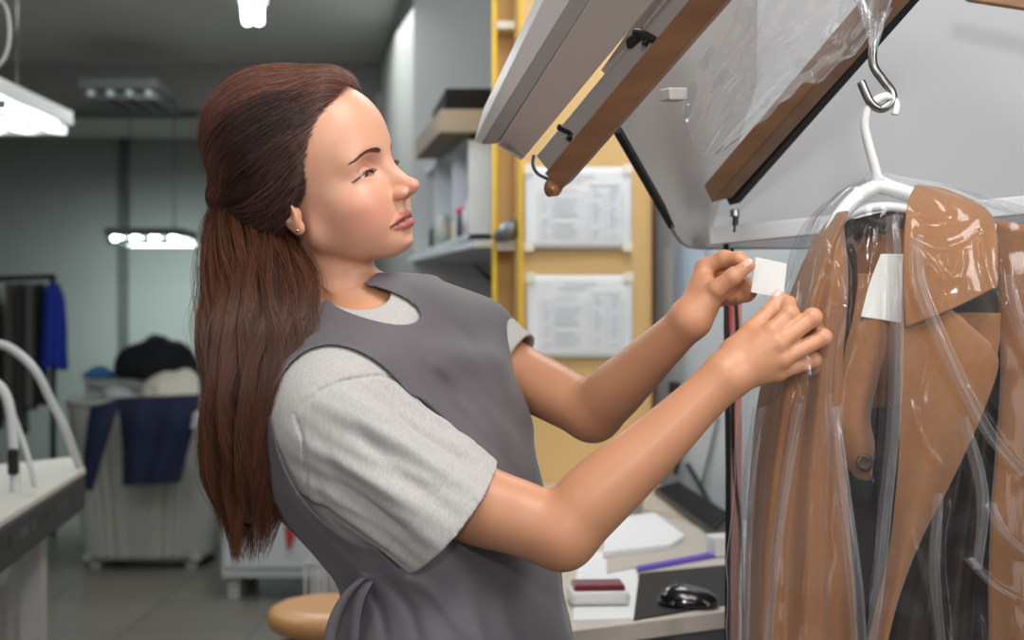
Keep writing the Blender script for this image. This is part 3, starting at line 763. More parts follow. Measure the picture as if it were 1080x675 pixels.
# right side: the near broad lapel and collar rolled over it, sleeve beyond
drape('front_panel', [(1010, 330, 1.42), (975, 420, 1.41), (950, 520, 1.41), (935, 600, 1.415), (915, 690, 1.42), (900, 800, 1.43), (895, 900, 1.43)], [(1060, 330, 1.42), (1040, 420, 1.41), (1010, 480, 1.405), (972, 560, 1.41), (938, 660, 1.42), (918, 760, 1.43), (912, 900, 1.43)], M_COAT, coat, .006, [(.003, 1, 1, 1)])
drape('lapel', [(957, 218, 1.43), (952, 300, 1.395), (950, 400, 1.385), (948, 500, 1.39), (940, 590, 1.40), (925, 680, 1.41), (905, 790, 1.42)], [(985, 330, 1.40), (1000, 350, 1.375), (1050, 372, 1.37), (1040, 425, 1.375), (1006, 500, 1.385), (962, 585, 1.395), (932, 680, 1.405), (908, 800, 1.415)], M_COAT, coat, .008, [(.003, 1, .4, 1.5)], thick=.007)
drape('collar', [(966, 197, 1.455), (958, 215, 1.425), (954, 250, 1.400), (953, 300, 1.385), (956, 346, 1.380)], [(1000, 203, 1.44), (1040, 222, 1.41), (1051, 245, 1.395), (1053, 275, 1.38), (1052, 303, 1.375)], M_COAT, coat, .008, [(.003, 1, .4, 2)], thick=.006)
drape('collar_stand', [(893, 240, 1.50), (903, 232, 1.51), (925, 226, 1.52), (950, 222, 1.51)], [(892, 256, 1.50), (904, 250, 1.508), (926, 245, 1.517), (952, 240, 1.507)], M_LIN, coat, .004, thick=.004)
drape('sleeve', [(1052, 232, 1.44), (1055, 300, 1.42), (1058, 400, 1.41), (1052, 480, 1.41), (1046, 560, 1.41), (1044, 700, 1.42), (1046, 850, 1.43)], [(1105, 262, 1.46), (1135, 330, 1.45), (1150, 430, 1.45), (1150, 520, 1.45), (1150, 620, 1.45), (1150, 730, 1.46), (1150, 850, 1.46)], M_COAT, coat, .05, [(.006, 2, .5, 3), (.003, 4, 2, 5)])
drape('lining_fold', [(1000, 470, 1.47), (975, 560, 1.48), (950, 650, 1.49), (935, 760, 1.49)], [(1058, 330, 1.46), (1056, 460, 1.46), (1052, 600, 1.47), (1050, 760, 1.48)], M_LIN, coat, .015, [(.010, 2.5, .4, 3), (.005, 5, 1, 2)])
# care label pinned inside
lb = drape('inner_label', [(929, 268, 1.495), (917, 300, 1.485), (908, 334, 1.470)], [(953, 268, 1.495), (952, 300, 1.485), (951, 341, 1.470)], mat('label_paper', srgb(235, 233, 228), rough=.8), coat, .003, thick=.0006)
lb['label'] = 'plain white label inside the coat'
# hanger
hg = empty('clothes_hanger', PA(926, 210, 1.50), 'white plastic clothes hanger carrying the coat from the steel hook', 'hanger')
adopt(hg, tube('hanger_hook', [PA(944, 121, 1.478), PA(945, 110, 1.478), PA(938, 102, 1.478), PA(927, 104, 1.48), PA(916, 114, 1.482), PA(912, 132, 1.487), PA(917, 156, 1.493), PA(924, 182, 1.50), PA(925, 196, 1.502)], [.0042, .0046, .0048, .0048, .005, .0052, .0056, .006, .0062], M_WHP))
adopt(hg, tube('arm', [PA(925, 196, 1.502), PA(908, 205, 1.50), PA(892, 220, 1.495), PA(880, 238, 1.49), PA(870, 262, 1.485)], [.0085, .0095, .0095, .009, .008], M_WHP))
adopt(hg, tube('arm', [PA(925, 196, 1.502), PA(950, 202, 1.505), PA(985, 214, 1.50), PA(1020, 228, 1.49), PA(1052, 246, 1.48)], [.0085, .0095, .0095, .009, .008], M_WHP))
adopt(hg, tube('crossbar', [PA(884, 232, 1.497), PA(905, 222, 1.503), PA(930, 218, 1.507), PA(955, 220, 1.507), PA(985, 226, 1.503)], .006, M_WHP))
# steel hook it hangs from
sh = tube('steel_hook', [PA(921, -60, 1.482), PA(921, -10, 1.482), PA(922, 25, 1.482), PA(921, 45, 1.482), PA(921, 68, 1.480), PA(931, 84, 1.479), PA(940, 96, 1.478), PA(941, 106, 1.478), PA(934, 113, 1.478), PA(926, 114, 1.478), PA(917, 106, 1.478), PA(908, 86, 1.478)], .0052, M_STEEL, smoothn=10, seg=14)
tag(sh, 'bare steel hook bent at the end, holding the white hanger', 'hook')
# garment bag of thin clear film
def film_mat(name, haze=.028, tint=(.97, .98, .99, 1), bump=.5, bscale=14, rough=.13, stretch=(1, 1, .25), refl=.034):
    m = bpy.data.materials.new(name); m.use_nodes = True; nt = m.node_tree; L = nt.links
    for n in list(nt.nodes): nt.nodes.remove(n)
    out = nt.nodes.new('ShaderNodeOutputMaterial'); tr = nt.nodes.new('ShaderNodeBsdfTransparent'); gl = nt.nodes.new('ShaderNodeBsdfGlossy'); df = nt.nodes.new('ShaderNodeBsdfTranslucent'); dd = nt.nodes.new('ShaderNodeBsdfDiffuse')
    fr = nt.nodes.new('ShaderNodeLayerWeight'); fr.inputs['Blend'].default_value = .5
    tr.inputs[0].default_value = tint; gl.inputs['Roughness'].default_value = rough; gl.inputs[0].default_value = (1, 1, 1, 1)
    df.inputs[0].default_value = (.85, .87, .9, 1); dd.inputs[0].default_value = (.85, .87, .9, 1)
    tc = nt.nodes.new('ShaderNodeTexCoord'); mp = nt.nodes.new('ShaderNodeMapping'); mp.inputs['Scale'].default_value = stretch
    nz = nt.nodes.new('ShaderNodeTexNoise'); nz.inputs['Scale'].default_value = bscale; nz.inputs['Detail'].default_value = 4; nz.inputs['Distortion'].default_value = .8
    bp = nt.nodes.new('ShaderNodeBump'); bp.inputs['Strength'].default_value = bump; bp.inputs['Distance'].default_value = .006
    L.new(tc.outputs['Object'], mp.inputs[0]); L.new(mp.outputs[0], nz.inputs['Vector']); L.new(nz.outputs['Fac'], bp.inputs['Height'])
    L.new(bp.outputs[0], gl.inputs['Normal']); L.new(bp.outputs[0], fr.inputs['Normal'])
    m1 = nt.nodes.new('ShaderNodeMixShader'); L.new(df.outputs[0], m1.inputs[1]); L.new(dd.outputs[0], m1.inputs[2])
    m2 = nt.nodes.new('ShaderNodeMixShader'); m2.inputs[0].default_value = haze; L.new(tr.outputs[0], m2.inputs[1]); L.new(m1.outputs[0], m2.inputs[2])
    pw = nt.nodes.new('ShaderNodeMath'); pw.operation = 'POWER'; pw.inputs[1].default_value = 4.; L.new(fr.outputs['Facing'], pw.inputs[0])
    mul = nt.nodes.new('ShaderNodeMath'); mul.operation = 'MULTIPLY_ADD'; mul.inputs[1].default_value = .55; mul.inputs[2].default_value = refl; mul.use_clamp = True; L.new(pw.outputs[0], mul.inputs[0])
    m3 = nt.nodes.new('ShaderNodeMixShader'); L.new(mul.outputs[0], m3.inputs[0]); L.new(m2.outputs[0], m3.inputs[1]); L.new(gl.outputs[0], m3.inputs[2])
    L.new(m3.outputs[0], out.inputs[0]); return m
M_FILM = film_mat('bag_film')
BAG = [(183, 917, 934, .012), (190, 905, 950, .035), (203, 885, 1000, .075), (228, 860, 1075, .110), (268, 843, 1118, .125), (330, 824, 1150, .132), (400, 797, 1165, .132), (480, 783, 1170, .132), (580, 776, 1172, .13), (700, 770, 1172, .13), (860, 766, 1174, .13)]
def bag_fn(u, v):
    y = np.interp(v, np.linspace(0, 1, 160), np.interp(np.linspace(0, 1, 160), [0, .12, .45, 1], [183, 215, 400, 860]))
    b = np.array(catmull([np.array(r, float) for r in BAG], 10)); l = np.interp(y, b[:, 0], b[:, 1]); r = np.interp(y, b[:, 0], b[:, 2]); dp = np.interp(y, b[:, 0], b[:, 3])
    d0 = 1.478; th = 2*PI*u
    cx = (l+r)/2; hw = (r-l)/2/F*d0
    env = np.clip((y-190)/120, 0, 1)
    rad = 1+env*(.022*np.sin(7*th+2*v)+.010*np.sin(13*th+3*np.sin(4*v)+1)+.003*np.sin(27*th-5*v))+(1-env)*(.04*np.sin(11*th+9*v)+.02*np.sin(19*th-8*v))
    # sharp pleats that run down from the neck
    pl = (np.abs(np.sin(6.5*th+1.2*np.sin(3*v)+.5))**.5-.75)*.035*np.clip((y-186)/40, 0, 1)*np.clip(1.25-v*.7, .4, 1)
    cs, sn = np.cos(th), np.sin(th)
    e = .72
    X = (cx-540)/F*d0+hw*(rad+pl*.4)*np.sign(cs)*np.abs(cs)**e; Y = d0+dp*(rad+pl*1.3)*np.sign(sn)*np.abs(sn)**e
    Zw = CAMZ-(y-337.5)/F*d0+.004*np.sin(8*th)*env
    px, py = X/Y*F+540, 337.5-(Zw-CAMZ)/Y*F; front = np.clip(-sn*3, 0, 1)
    for pts, amp, w_ in RIDGES:
        dd, al = polydist(px, py, pts); Y = Y-amp*np.exp(-(dd/w_)**2)*front*np.sin(PI*np.clip(al, .02, .98))**.6
    return np.stack([X, Y, Zw], 1)
RIDGES = [(((960, 240), (961, 300), (985, 360), (1015, 420), (1045, 468), (1078, 500)), .010, 6), (((968, 250), (972, 300), (998, 355), (1030, 415), (1062, 460)), -.006, 5), (((1034, 232), (1040, 285), (1058, 330), (1085, 385)), .008, 4),
    (((960, 250), (985, 262), (1012, 256), (1036, 236)), .007, 4), (((985, 262), (996, 285), (1010, 292), (1018, 258)), .006, 4), (((966, 262), (984, 285), (1000, 300)), .006, 4), (((866, 250), (878, 285), (888, 322)), .007, 5), (((900, 224), (928, 234), (958, 214)), .006, 3),
    (((836, 400), (826, 480), (814, 570), (806, 690)), .008, 5), (((940, 225), (942, 320), (940, 430), (932, 530), (915, 700)), .008, 5), (((930, 240), (930, 400), (922, 520)), .005, 3), (((876, 420), (888, 500), (900, 590), (912, 700)), .007, 4), (((802, 420), (790, 520), (785, 700)), .007, 4),
    (((1038, 530), (1052, 562), (1082, 588)), .009, 5), (((1016, 585), (1042, 615), (1068, 632)), .008, 5), (((1000, 520), (990, 590), (1000, 690)), .006, 4), (((960, 560), (975, 620), (985, 690)), .005, 4), (((893, 212), (864, 240), (846, 285)), .006, 4), (((962, 222), (984, 230), (1002, 226)), .006, 4),
    (((958, 420), (975, 470), (1000, 500)), .004, 4), (((850, 300), (846, 360), (850, 420)), .006, 4), (((905, 180), (915, 200), (905, 240)), .004, 3), (((895, 260), (905, 300), (900, 360)), .004, 3), (((1056, 270), (1062, 320), (1080, 350)), .007, 4), (((860, 520), (850, 600), (846, 690)), .004, 3), (((1030, 640), (1036, 690), (1040, 740)), .006, 4)]
bag = grid_mesh('garment_bag', bag_fn, 1000, 420, M_FILM)
tex = bpy.data.textures.new('crumple', 'CLOUDS'); tex.noise_scale = .11; tex.noise_depth = 2
md = bag.modifiers.new('crumple', 'DISPLACE'); md.texture = tex; md.strength = .014; md.texture_coords = 'LOCAL'
tag(bag, 'clear plastic garment bag drawn over the camel coat', 'garment bag')
M_FILM3 = film_mat('bag_fold', haze=.14, tint=(.95, .95, .97, 1), bump=.5, bscale=16, rough=.16, refl=.10)
for pts, w_, d_ in ((((934, 228), (938, 320), (936, 430), (928, 530), (910, 700)), 14, 1.352), (((838, 425), (824, 500), (810, 600), (802, 700)), 12, 1.40), (((868, 430), (880, 520), (893, 620), (900, 700)), 17, 1.352),
                    (((958, 252), (962, 300), (985, 360), (1014, 420), (1042, 466), (1074, 502)), 15, 1.335), (((794, 430), (782, 520), (776, 700)), 14, 1.46), (((1060, 290), (1070, 340), (1088, 400)), 10, 1.345),
                    (((1038, 532), (1052, 562), (1082, 588)), 11, 1.335), (((1016, 588), (1040, 615), (1068, 632)), 9, 1.335), (((985, 520), (980, 600), (990, 700)), 10, 1.335), (((1010, 440), (1030, 520), (1024, 600)), 12, 1.34)):
    o = drape('film_fold', [(x, y, d_) for x, y in pts], [(x+w_, y-w_*.15, d_-.002) for x, y in pts], M_FILM3, bag, .007, [(.003, 1.5, 1, 3)], nu=14, nv=80, thick=0, noise_=.003)
# ================================================================ THE MACHINE OVERHEAD
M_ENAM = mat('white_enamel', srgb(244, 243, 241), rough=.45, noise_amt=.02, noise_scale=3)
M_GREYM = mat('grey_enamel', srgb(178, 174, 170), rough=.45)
M_GREYP = mat('grey_panel', srgb(172, 169, 166), rough=.5, noise_amt=.02, noise_scale=2)
M_WOODB = mat('brown_wood', srgb(150, 110, 78), rough=.55, noise_amt=.18, noise_scale=9, stretch=(1, 1, 6), bump=.1, bump_scale=60)
M_BLACK = mat('black_plastic', srgb(28, 28, 30), rough=.4)
M_DARK = mat('dark_rubber', srgb(22, 22, 24), rough=.7)
def bar(name, a, b, w, h, m, parent=None, up=(0, 0, 1), bevel=.002):
    """square bar from a to b: w across, h along up"""
    a = Vector(a); b = Vector(b); t = (b-a).normalized(); s = t.cross(Vector(up)).normalized(); u = s.cross(t).normalized(); bm = bmesh.new()
    q = [[p+s*x*w/2+u*z*h/2 for x, z in ((-1, -1), (1, -1), (1, 1), (-1, 1))] for p in (a, b)]
    hexa(bm, q[0], q[1]); return bmobj(name, bm, m, parent, False, bevel)
# white boxed lamp housing, tilting up towards the camera
hz = empty('light_housing', PA(560, 120, 1.7), 'large white boxed housing slanting overhead, above the wooden rail', 'machine housing')
def slab(name, q, off, m, parent):
    bm = bmesh.new(); hexa(bm, [Vector(p) for p in q], [Vector(p)+Vector(off) for p in q]); o = bmobj(name, bm, m, None, False, .002); adopt(parent, o); return o
def onplane(px, py, a, b, c):
    a, b, c = PA(*a), PA(*b), PA(*c); n = np.cross(b-a, c-a); o = np.array([0, 0, CAMZ]); ray = PA(px, py, 1.)-o; return Vector(o+ray*((a-o) @ n)/(ray @ n))
UP = ((524, 152, 1.70), (552, 168, 1.69), (661, -60, 1.27)); SP = ((524, 152, 1.70), (500, 150, 1.765), (661, -60, 1.27))
U = lambda x, y: onplane(x, y, *UP); V = lambda x, y: onplane(x, y, *SP)
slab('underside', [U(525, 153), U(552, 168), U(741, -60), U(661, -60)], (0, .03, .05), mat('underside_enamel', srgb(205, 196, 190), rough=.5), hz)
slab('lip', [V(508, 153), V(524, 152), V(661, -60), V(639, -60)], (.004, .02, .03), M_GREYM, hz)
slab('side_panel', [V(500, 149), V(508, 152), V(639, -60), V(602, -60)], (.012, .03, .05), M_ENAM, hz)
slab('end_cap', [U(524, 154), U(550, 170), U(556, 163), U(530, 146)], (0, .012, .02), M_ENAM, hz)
wr = empty('wooden_rail', PA(640, 120, 1.6), 'brown wooden rail with grey metal edge below the white housing', 'rail')
def rail(a, b, par):
    adopt(par, bar('timber', a, b, .026, .030, M_WOODB, None, (-.2, -.6, .8)))
rail(PA(589, 187, 1.66), PA(775, -30, 1.27), wr)
adopt(wr, bar('metal_channel', PA(577, 174, 1.68), PA(752, -30, 1.285), .010, .036, mat('grey_metal', srgb(186, 184, 182), rough=.35), None, (-.2, -.6, .8)))
bm = bmesh.new(); bmesh.ops.create_icosphere(bm, subdivisions=3, radius=.0125, matrix=Matrix.Translation(PA(584, 197, 1.66)))
for v in bm.verts: v.co += Vector((1, 1, 1))*noise.noise(v.co*120)*.004
adopt(wr, bmobj('taped_end', bm, mat('packing_tape', srgb(150, 105, 62), rough=.25), None, True))
for px, py, d in ((603, 138, 1.60), (683, 38, 1.40)):
    pr = empty('x', (0, 0, 0), None, None) if False else None
    a = PA(px-14, py-4, d+.01); b = PA(px+14, py+4, d-.01)
    k = tube('bracket', [a, PA(px, py, d), b], [.004, .0065, .004], M_BLACK, seg=8, smoothn=4); adopt(wr, k)
    k = tube('bracket', [PA(px+8, py-12, d), PA(px-4, py+10, d)], .0035, M_BLACK, seg=8, smoothn=4); adopt(wr, k)
adopt(wr, bar('clamp', PA(663, 47, 1.43), PA(684, 32, 1.40), .009, .012, M_BLACK))
adopt(wr, (lambda bm: (add_prism(bm, [PA(634, 74, 1.60), PA(652, 92, 1.59), PA(765, -50, 1.34), PA(728, -60, 1.34)], (.004, .01, 0)), bmobj('backing_plate', bm, M_GREYM))[1])(bmesh.new()))
wire = tube('blue_wire', [PA(563, 164, 1.68), PA(562, 174, 1.675), PA(567, 183, 1.67), PA(576, 188, 1.665), PA(581, 190, 1.66)], .0022, mat('blue_cable', srgb(30, 70, 110), rough=.4)); adopt(wr, wire)
# thin metal flap between, seen edge on
# side plate with the rounded foot
PL = ((650, 136, 1.74), (735, 263, 2.0), (800, -30, 1.90))
pl = [onplane(x, y, *PL) for x, y in ((650, 136), (676, 100), (700, 66), (760, -40), (800, -40), (795, 263), (740, 263), (728, 261), (720, 256), (714, 248), (704, 230))]
bm = bmesh.new(); add_prism(bm, pl, (-.004, .012, 0)); sp = bmobj('machine_side_plate', bm, M_GREYP, None, False, .001)
tag(sp, 'grey side plate with rounded lower corner beside the yellow board', 'machine panel')
adopt(sp, bar('edge_strip', PA(651, 137, 1.73), PA(709, 238, 1.935), .010, .012, M_DARK))
adopt(sp, bar('bracket', PA(701, 100, 1.66), PA(720, 100, 1.68), .02, .016, M_GREYM))
# back panel behind the coat, with the cross rail below it
bp = [PA(745, 262, 2.02), PA(745, -60, 2.02), PA(1220, -60, 1.80), PA(1220, 262, 1.80)]
bm = bmesh.new(); add_prism(bm, bp, (.01, .03, 0)); bo = bmobj('machine_back_panel', bm, mat('panel_white', srgb(166, 167, 170), rough=.38, noise_amt=.02, noise_scale=2), None, False, .002)
tag(bo, 'smooth light grey back panel behind the coat and steel hook', 'machine panel')
cr = bar('cross_rail', PA(750, 249.5, 1.95), PA(1200, 205, 1.73), .02, .026, mat('rail_white', srgb(205, 206, 206), rough=.4)); tag(cr, 'white painted cross rail behind the coat, under the hook', 'rail')
w2 = empty('wooden_rail', PA(760, 215, 1.9), 'brown wooden rail slanting down beside the rolled clear film', 'rail')
adopt(w2, bar('timber', PA(757, 202, 1.90), PA(960, -30, 1.42), .036, .030, M_WOODB, None, (.3, -.9, .2)))
adopt(w2, bar('metal_channel', PA(772, 209, 1.93), PA(975, -25, 1.45), .020, .022, M_DARK, None, (.3, -.9, .2)))
ck = tube('hanging_screw', [PA(775, 221, 1.93), PA(775, 229, 1.93)], .007, M_STEEL); ck2 = tube('cable_drop', [PA(776, 227, 1.93), PA(775, 245, 1.93)], .0045, M_BLACK)
adopt(ck, ck2); tag(ck, 'small dark screw clamp hanging at the lower end of the wooden rail', 'clamp')
# second rail top right corner
r3 = bar('corner_rail', PA(1020, -8, 1.7), PA(1180, 16, 1.6), .02, .022, M_WOODB); tag(r3, 'short piece of wooden rail in the top right corner', 'rail')
# film roll: sagging sheet of clear film pulled off the roller over the rail
M_FILM2 = film_mat('roll_film', haze=.15, tint=(.95, .95, .95, 1), bump=.6, bscale=12, rough=.10, stretch=(1, 1, 1), refl=.13)
A0 = [(718, 112, 1.60), (735, 70, 1.54), (770, 20, 1.44), (800, -40, 1.36)]; B0 = [(765, 158, 1.68), (800, 130, 1.62), (850, 88, 1.53), (905, 52, 1.46), (935, 10, 1.42), (945, -40, 1.38)]
def film_fn(u, v):
    a, b = edge(A0)(v), edge(B0)(v); t = u*1.25
    tt = np.clip(t, 0, 1); p = a*(1-tt)[:, None]+b*tt[:, None]
    th = tt*PI; p[:, 1] += -.055*np.sin(th)+.004*np.sin(40*u+6*v)+.003*np.sin(25*v+9*u); p[:, 2] += -.014*np.sin(th)
    p[:, 2] += (.008*np.clip(t-1, 0, 1)*4*np.sin(20*v)+.003*np.sin(45*v)*tt**4)*np.clip(v*3-.4, 0, 1)
    p[:, 1] += .006*np.sin(9*v+5*u)-.008*np.exp(-((u-.15-.3*v)/.05)**2)+.006*np.exp(-((u-.5+.2*v)/.06)**2)
    rd_ = np.sin(PI*tt)*np.clip(1-v*5, 0, 1)**2*.022; p[:, 0] -= rd_*.5; p[:, 2] -= rd_
    return p
fr_ = grid_mesh('plastic_film_roll', film_fn, 120, 120, M_FILM2); tag(fr_, 'sagging roll of clear wrapping film draped over the wooden rail', 'film roll')
def tail_fn(u, v):
    c = edge([(915, -40, 1.46), (921, 0, 1.462), (923, 25, 1.463), (921, 52, 1.466)])(v); th = 2*PI*u; r = .028*(1-v)**1.2+.003
    r = r*(1+.4*np.sin(5*th+7*v)+.2*np.sin(11*th))
    return c+np.stack([r*np.cos(th), .7*r*np.sin(th), .004*np.sin(9*th)], 1)
tl = grid_mesh('film_tail', tail_fn, 80, 50, M_FILM2); adopt(fr_, tl)
# ================================================================ DESK AND NOTICE BOARD
DZ = .95
def on(px, py, z=DZ):
    """point of a level surface at height z seen at this place"""
    d = (CAMZ-z)*F/(py-337.5); return PA(px, py, d)
M_TOP = mat('desk_laminate', srgb(205, 196, 184), rough=.4, noise_amt=.04, noise_scale=14)
desk = empty('desk', on(690, 600)-np.array([0, 0, DZ]), 'pale laminate desk at her elbow holding the mouse and keyboard', 'desk')
dp = [on(560, 671), on(800, 640), (.62, 3.0, DZ), (.44, 3.97, DZ), (.0, 4.0, DZ)]
bm = bmesh.new(); add_prism(bm, [Vector((p[0], p[1], DZ)) for p in dp], (0, 0, -.03)); o = bmobj('desk_top', bm, M_TOP, None, False, .002); adopt(desk, o)
bm = bmesh.new(); add_prism(bm, [Vector((p[0]*.97+.01, p[1]+.03, DZ-.03)) for p in dp], (0, 0, -.92)); o = bmobj('cabinet_body', bm, mat('desk_grey', srgb(100, 100, 104), rough=.6)); adopt(desk, o)
M_BOARD = mat('yellow_board', srgb(222, 184, 122), rough=.55, noise_amt=.05, noise_scale=4, stretch=(1, 1, .4))
M_YEDGE = mat('yellow_edge', srgb(236, 196, 40), rough=.5)
bd = empty('notice_board', PA(620, 510, 3.9), 'tall honey coloured board carrying two printed sheets above the desk', 'board')
def pbox(name, x0, y0, x1, y1, d, dep, m, parent=None, bevel=.001):
    a = P(x0, y0, d); b = P(x1, y1, d); o = box(name, ((a.x+b.x)/2, d+dep/2, (a.z+b.z)/2), (abs(b.x-a.x), dep, abs(a.z-b.z)), m, None, bevel)
    if parent is not None: adopt(parent, o)
    return o
pbox('board_panel', 549, -80, 690, 512, 3.9, .03, M_BOARD, bd)
pbox('edge_band', 547, -80, 551, 512, 3.885, .05, M_YEDGE, bd)
pbox('dark_trim', 688, 130, 693, 512, 3.88, .05, mat('dark_brown_trim', srgb(74, 46, 40), rough=.5), bd)
su = empty('shelf_unit', PA(535, 510, 4.0), 'narrow open wooden shelf unit with yellow edges left of the board', 'shelf')
pbox('upright', 519, -80, 524, 512, 4.0, .45, M_YEDGE, su)
pbox('back_panel', 522, -80, 546, 512, 4.10, .02, M_BOARD, su)
pbox('shelf_board', 522, 254, 549, 264, 4.0, .42, mat('pale_shelf', srgb(222, 220, 214), rough=.5), su)
pbox('shelf_board', 522, 22, 549, 30, 4.0, .42, mat('pale_shelf', srgb(222, 220, 214), rough=.5), su)
pbox('side_panel', 543, -80, 549, 512, 3.95, .5, M_BOARD, su)
dv = tube('metal_tool', [PA(522, 252, 3.96), PA(532, 246, 3.95), (PA(541, 241, 3.95)), PA(548, 240, 3.95)], [.012, .028, .030, .016], mat('steel_tool', srgb(120, 125, 130), rough=.3, metal=.5)); tag(dv, 'grey metal tool lying on the narrow wooden shelf', 'tool')
M_PAPER = mat('paper', srgb(236, 238, 240), rough=.8)
M_INK = mat('ink', srgb(204, 206, 212), rough=.8)
def sheet(x0, y0, x1, y1, d, label, rows, cols):
    r = empty('notice_sheet', PA((x0+x1)/2, y1, d), label, 'paper', 'printed sheets on the board')
    def fn(u, v): return np.stack([((x0+(x1-x0)*u)-540)/F*d, d+.003*np.sin(3*u+5*v)-.004*(v**4), CAMZ-((y0+(y1-y0)*v)-337.5)/F*d], 1)
    o = grid_mesh('paper', fn, 12, 12, M_PAPER, None, .0006); adopt(r, o)
    bm = bmesh.new(); w = x1-x0; h = y1-y0
    def ln(a, b, c, e, t=.8):
        p = P(a, b, d-.0065); q = P(c, e, d-.0065); add_box(bm, ((p.x+q.x)/2, d-.0065, (p.z+q.z)/2), (max(abs(q.x-p.x), t/F*d), .0008, max(abs(p.z-q.z), t/F*d)))
    for k in range(rows):
        yy = y0+h*(.30+.58*k/(rows-1))
        ln(x0+w*.12, yy, x0+w*.92, yy, .5)
        for c, (a, b) in enumerate(((.16, .22), (.27, .50), (.64, .72), (.80, .88))):
            if (k*7+c*3) % 5: ln(x0+w*a, yy-3, x0+w*(b-.02*((k+c) % 3)), yy-3, 1.3)
    for c in (.12, .25, .60, .76, .92): ln(x0+w*c, y0+h*.30, x0+w*c, y0+h*.88, .4)
    ln(x0+w*.36, y0+h*.10, x0+w*.66, y0+h*.10, 1.6); ln(x0+w*.30, y0+h*.16, x0+w*.55, y0+h*.16, 1.3)
    ln(x0+w*.60, y0+h*.22, x0+w*.90, y0+h*.22, 1.4)
    o = bmobj('printing', bm, M_INK); adopt(r, o)
    for tx, ty in ((x0-1, y0-3), (x1-9, y0-3), (x0-1, y1-7), (x1-9, y1-7)):
        o = pbox('tape', tx, ty, tx+10, ty+10, d-.011, .0006, mat('tape', srgb(240, 232, 214), rough=.3)); adopt(r, o)
sheet(554, 176, 666, 262, 3.88, 'upper of the two printed sheets taped to the yellow board', 10, 4)
sheet(556, 290, 667, 377, 3.88, 'lower of the two printed sheets taped to the yellow board', 10, 4)
# things on the desk
M_PAD = mat('mouse_mat', srgb(24, 24, 26), rough=.75)
def flat(name, px, m, t=.003, z=DZ, lab=None, cat=None, group=None):
    bm = bmesh.new(); add_prism(bm, [Vector((p[0], p[1], z)) for p in (on(x, y, z) for x, y in px)], (0, 0, t)); o = bmobj(name, bm, m, None, False, min(.001, t*.3))
    if lab: tag(o, lab, cat, group)
    return o
fo = flat('folder', [(640, 606), (760, 582), (745, 560), (690, 540), (640, 560)], mat('grey_folder', srgb(196, 188, 178), rough=.5), .004, lab='grey folder with purple edge lying behind the mouse mat', cat='folder')
o = flat('folder_edge', [(672, 604), (757, 588), (755, 584), (672, 600)], mat('purple', srgb(96, 70, 190), rough=.5), .006); adopt(fo, o); o['label'] = 'purple edge strip'
flat('mouse_mat', [(668, 655), (782, 636), (765, 597), (674, 606)], M_PAD, .003, DZ+.0, lab='black mouse mat at the front of the desk', cat='mouse mat')
# mouse
mc = on(727, 628, DZ+.02); mc[2] = DZ+.003
f = lambda p: np.maximum(smin(s_ell(p, (mc[0], mc[1], DZ+.006), (.052, .030, .030), rotm(math.radians(12), 0)), s_ell(p, (mc[0]-.018, mc[1]+.003, DZ+.006), (.034, .029, .032)), .01), -(p[:, 2]-DZ-.004))
ms = sdf_obj('computer_mouse', f, mc-.08, mc+.08, .0022, mat('mouse_black', srgb(16, 16, 18), rough=.15, coat=.6)); tag(ms, 'glossy black computer mouse on the mouse mat', 'mouse')
o = tube('scroll_wheel', [Vector((mc[0]-.032, mc[1]-.004, DZ+.034)), Vector((mc[0]-.020, mc[1]-.007, DZ+.040))], .004, mat('wheel_grey', srgb(90, 90, 95), rough=.4), seg=10, smoothn=2); adopt(ms, o)
# keyboard
kb = empty('keyboard', on(722, 545), 'black computer keyboard along the wall at the back of the desk', 'keyboard')
k0, k1, k2, k3 = [on(x, y) for x, y in ((690, 521), (716, 514), (774, 552), (757, 574))]
bm = bmesh.new(); add_prism(bm, [Vector(q) for q in (k0, k1, k2, k3)], (0, 0, .018)); o = bmobj('case', bm, M_BLACK, None, False, .002); adopt(kb, o)
kme = None
for r in range(5):
    for c in range(15):
        u = .04+.92*(c+.5)/15; v = .10+.8*(r+.5)/5; a = k0+(k3-k0)*u; b = k1+(k2-k1)*u; q = a+(b-a)*v
        if kme is None:
            bm = bmesh.new(); add_box(bm, (0, 0, 0), (.013, .016, .008)); kme = bmobj('key', bm, mat('key_black', srgb(44, 44, 48), rough=.5), None); o = kme
        else: o = kme.copy(); C.objects.link(o); o.parent = None; o.matrix_parent_inverse = Matrix.Identity(4)
        o.location = (q[0], q[1], DZ+.022); adopt(kb, o)
# papers and pad
flat('loose_paper', [(604, 655), (684, 652), (664, 577), (610, 585)], M_PAPER, .0012, DZ, 'white printed sheet under the red stamp pad', 'paper')
flat('paper_stack', [(636, 588), (706, 580), (722, 570), (690, 545), (640, 552)], M_PAPER, .012, DZ+.004, 'small stack of papers on the grey folder', 'papers')
ps = empty('stamp_pad', on(630, 632), 'white tray with a dark red pad at the front edge of the desk', 'stamp pad')
c0 = on(632, 640)
o = box('tray', (c0[0]-.0, c0[1]+.035, DZ+.014), (.105, .075, .024), M_WHP, None, .008, Matrix.Rotation(.06, 3, 'Z')); adopt(ps, o)
o = box('red_pad', (c0[0]-.0, c0[1]+.036, DZ+.030), (.090, .058, .012), mat('dark_red_felt', srgb(122, 22, 40), rough=.9, sheen=.5), None, .004, Matrix.Rotation(.06, 3, 'Z')); adopt(ps, o)
# adapter box, small white
b0 = on(762, 590); ad = box('white_adapter', (b0[0]+.02, b0[1]+.05, DZ+.022), (.085, .05, .044), M_WHP, None, .006, Matrix.Rotation(.3, 3, 'Z')); tag(ad, 'small white plastic adapter on the desk beside the black cable', 'adapter')
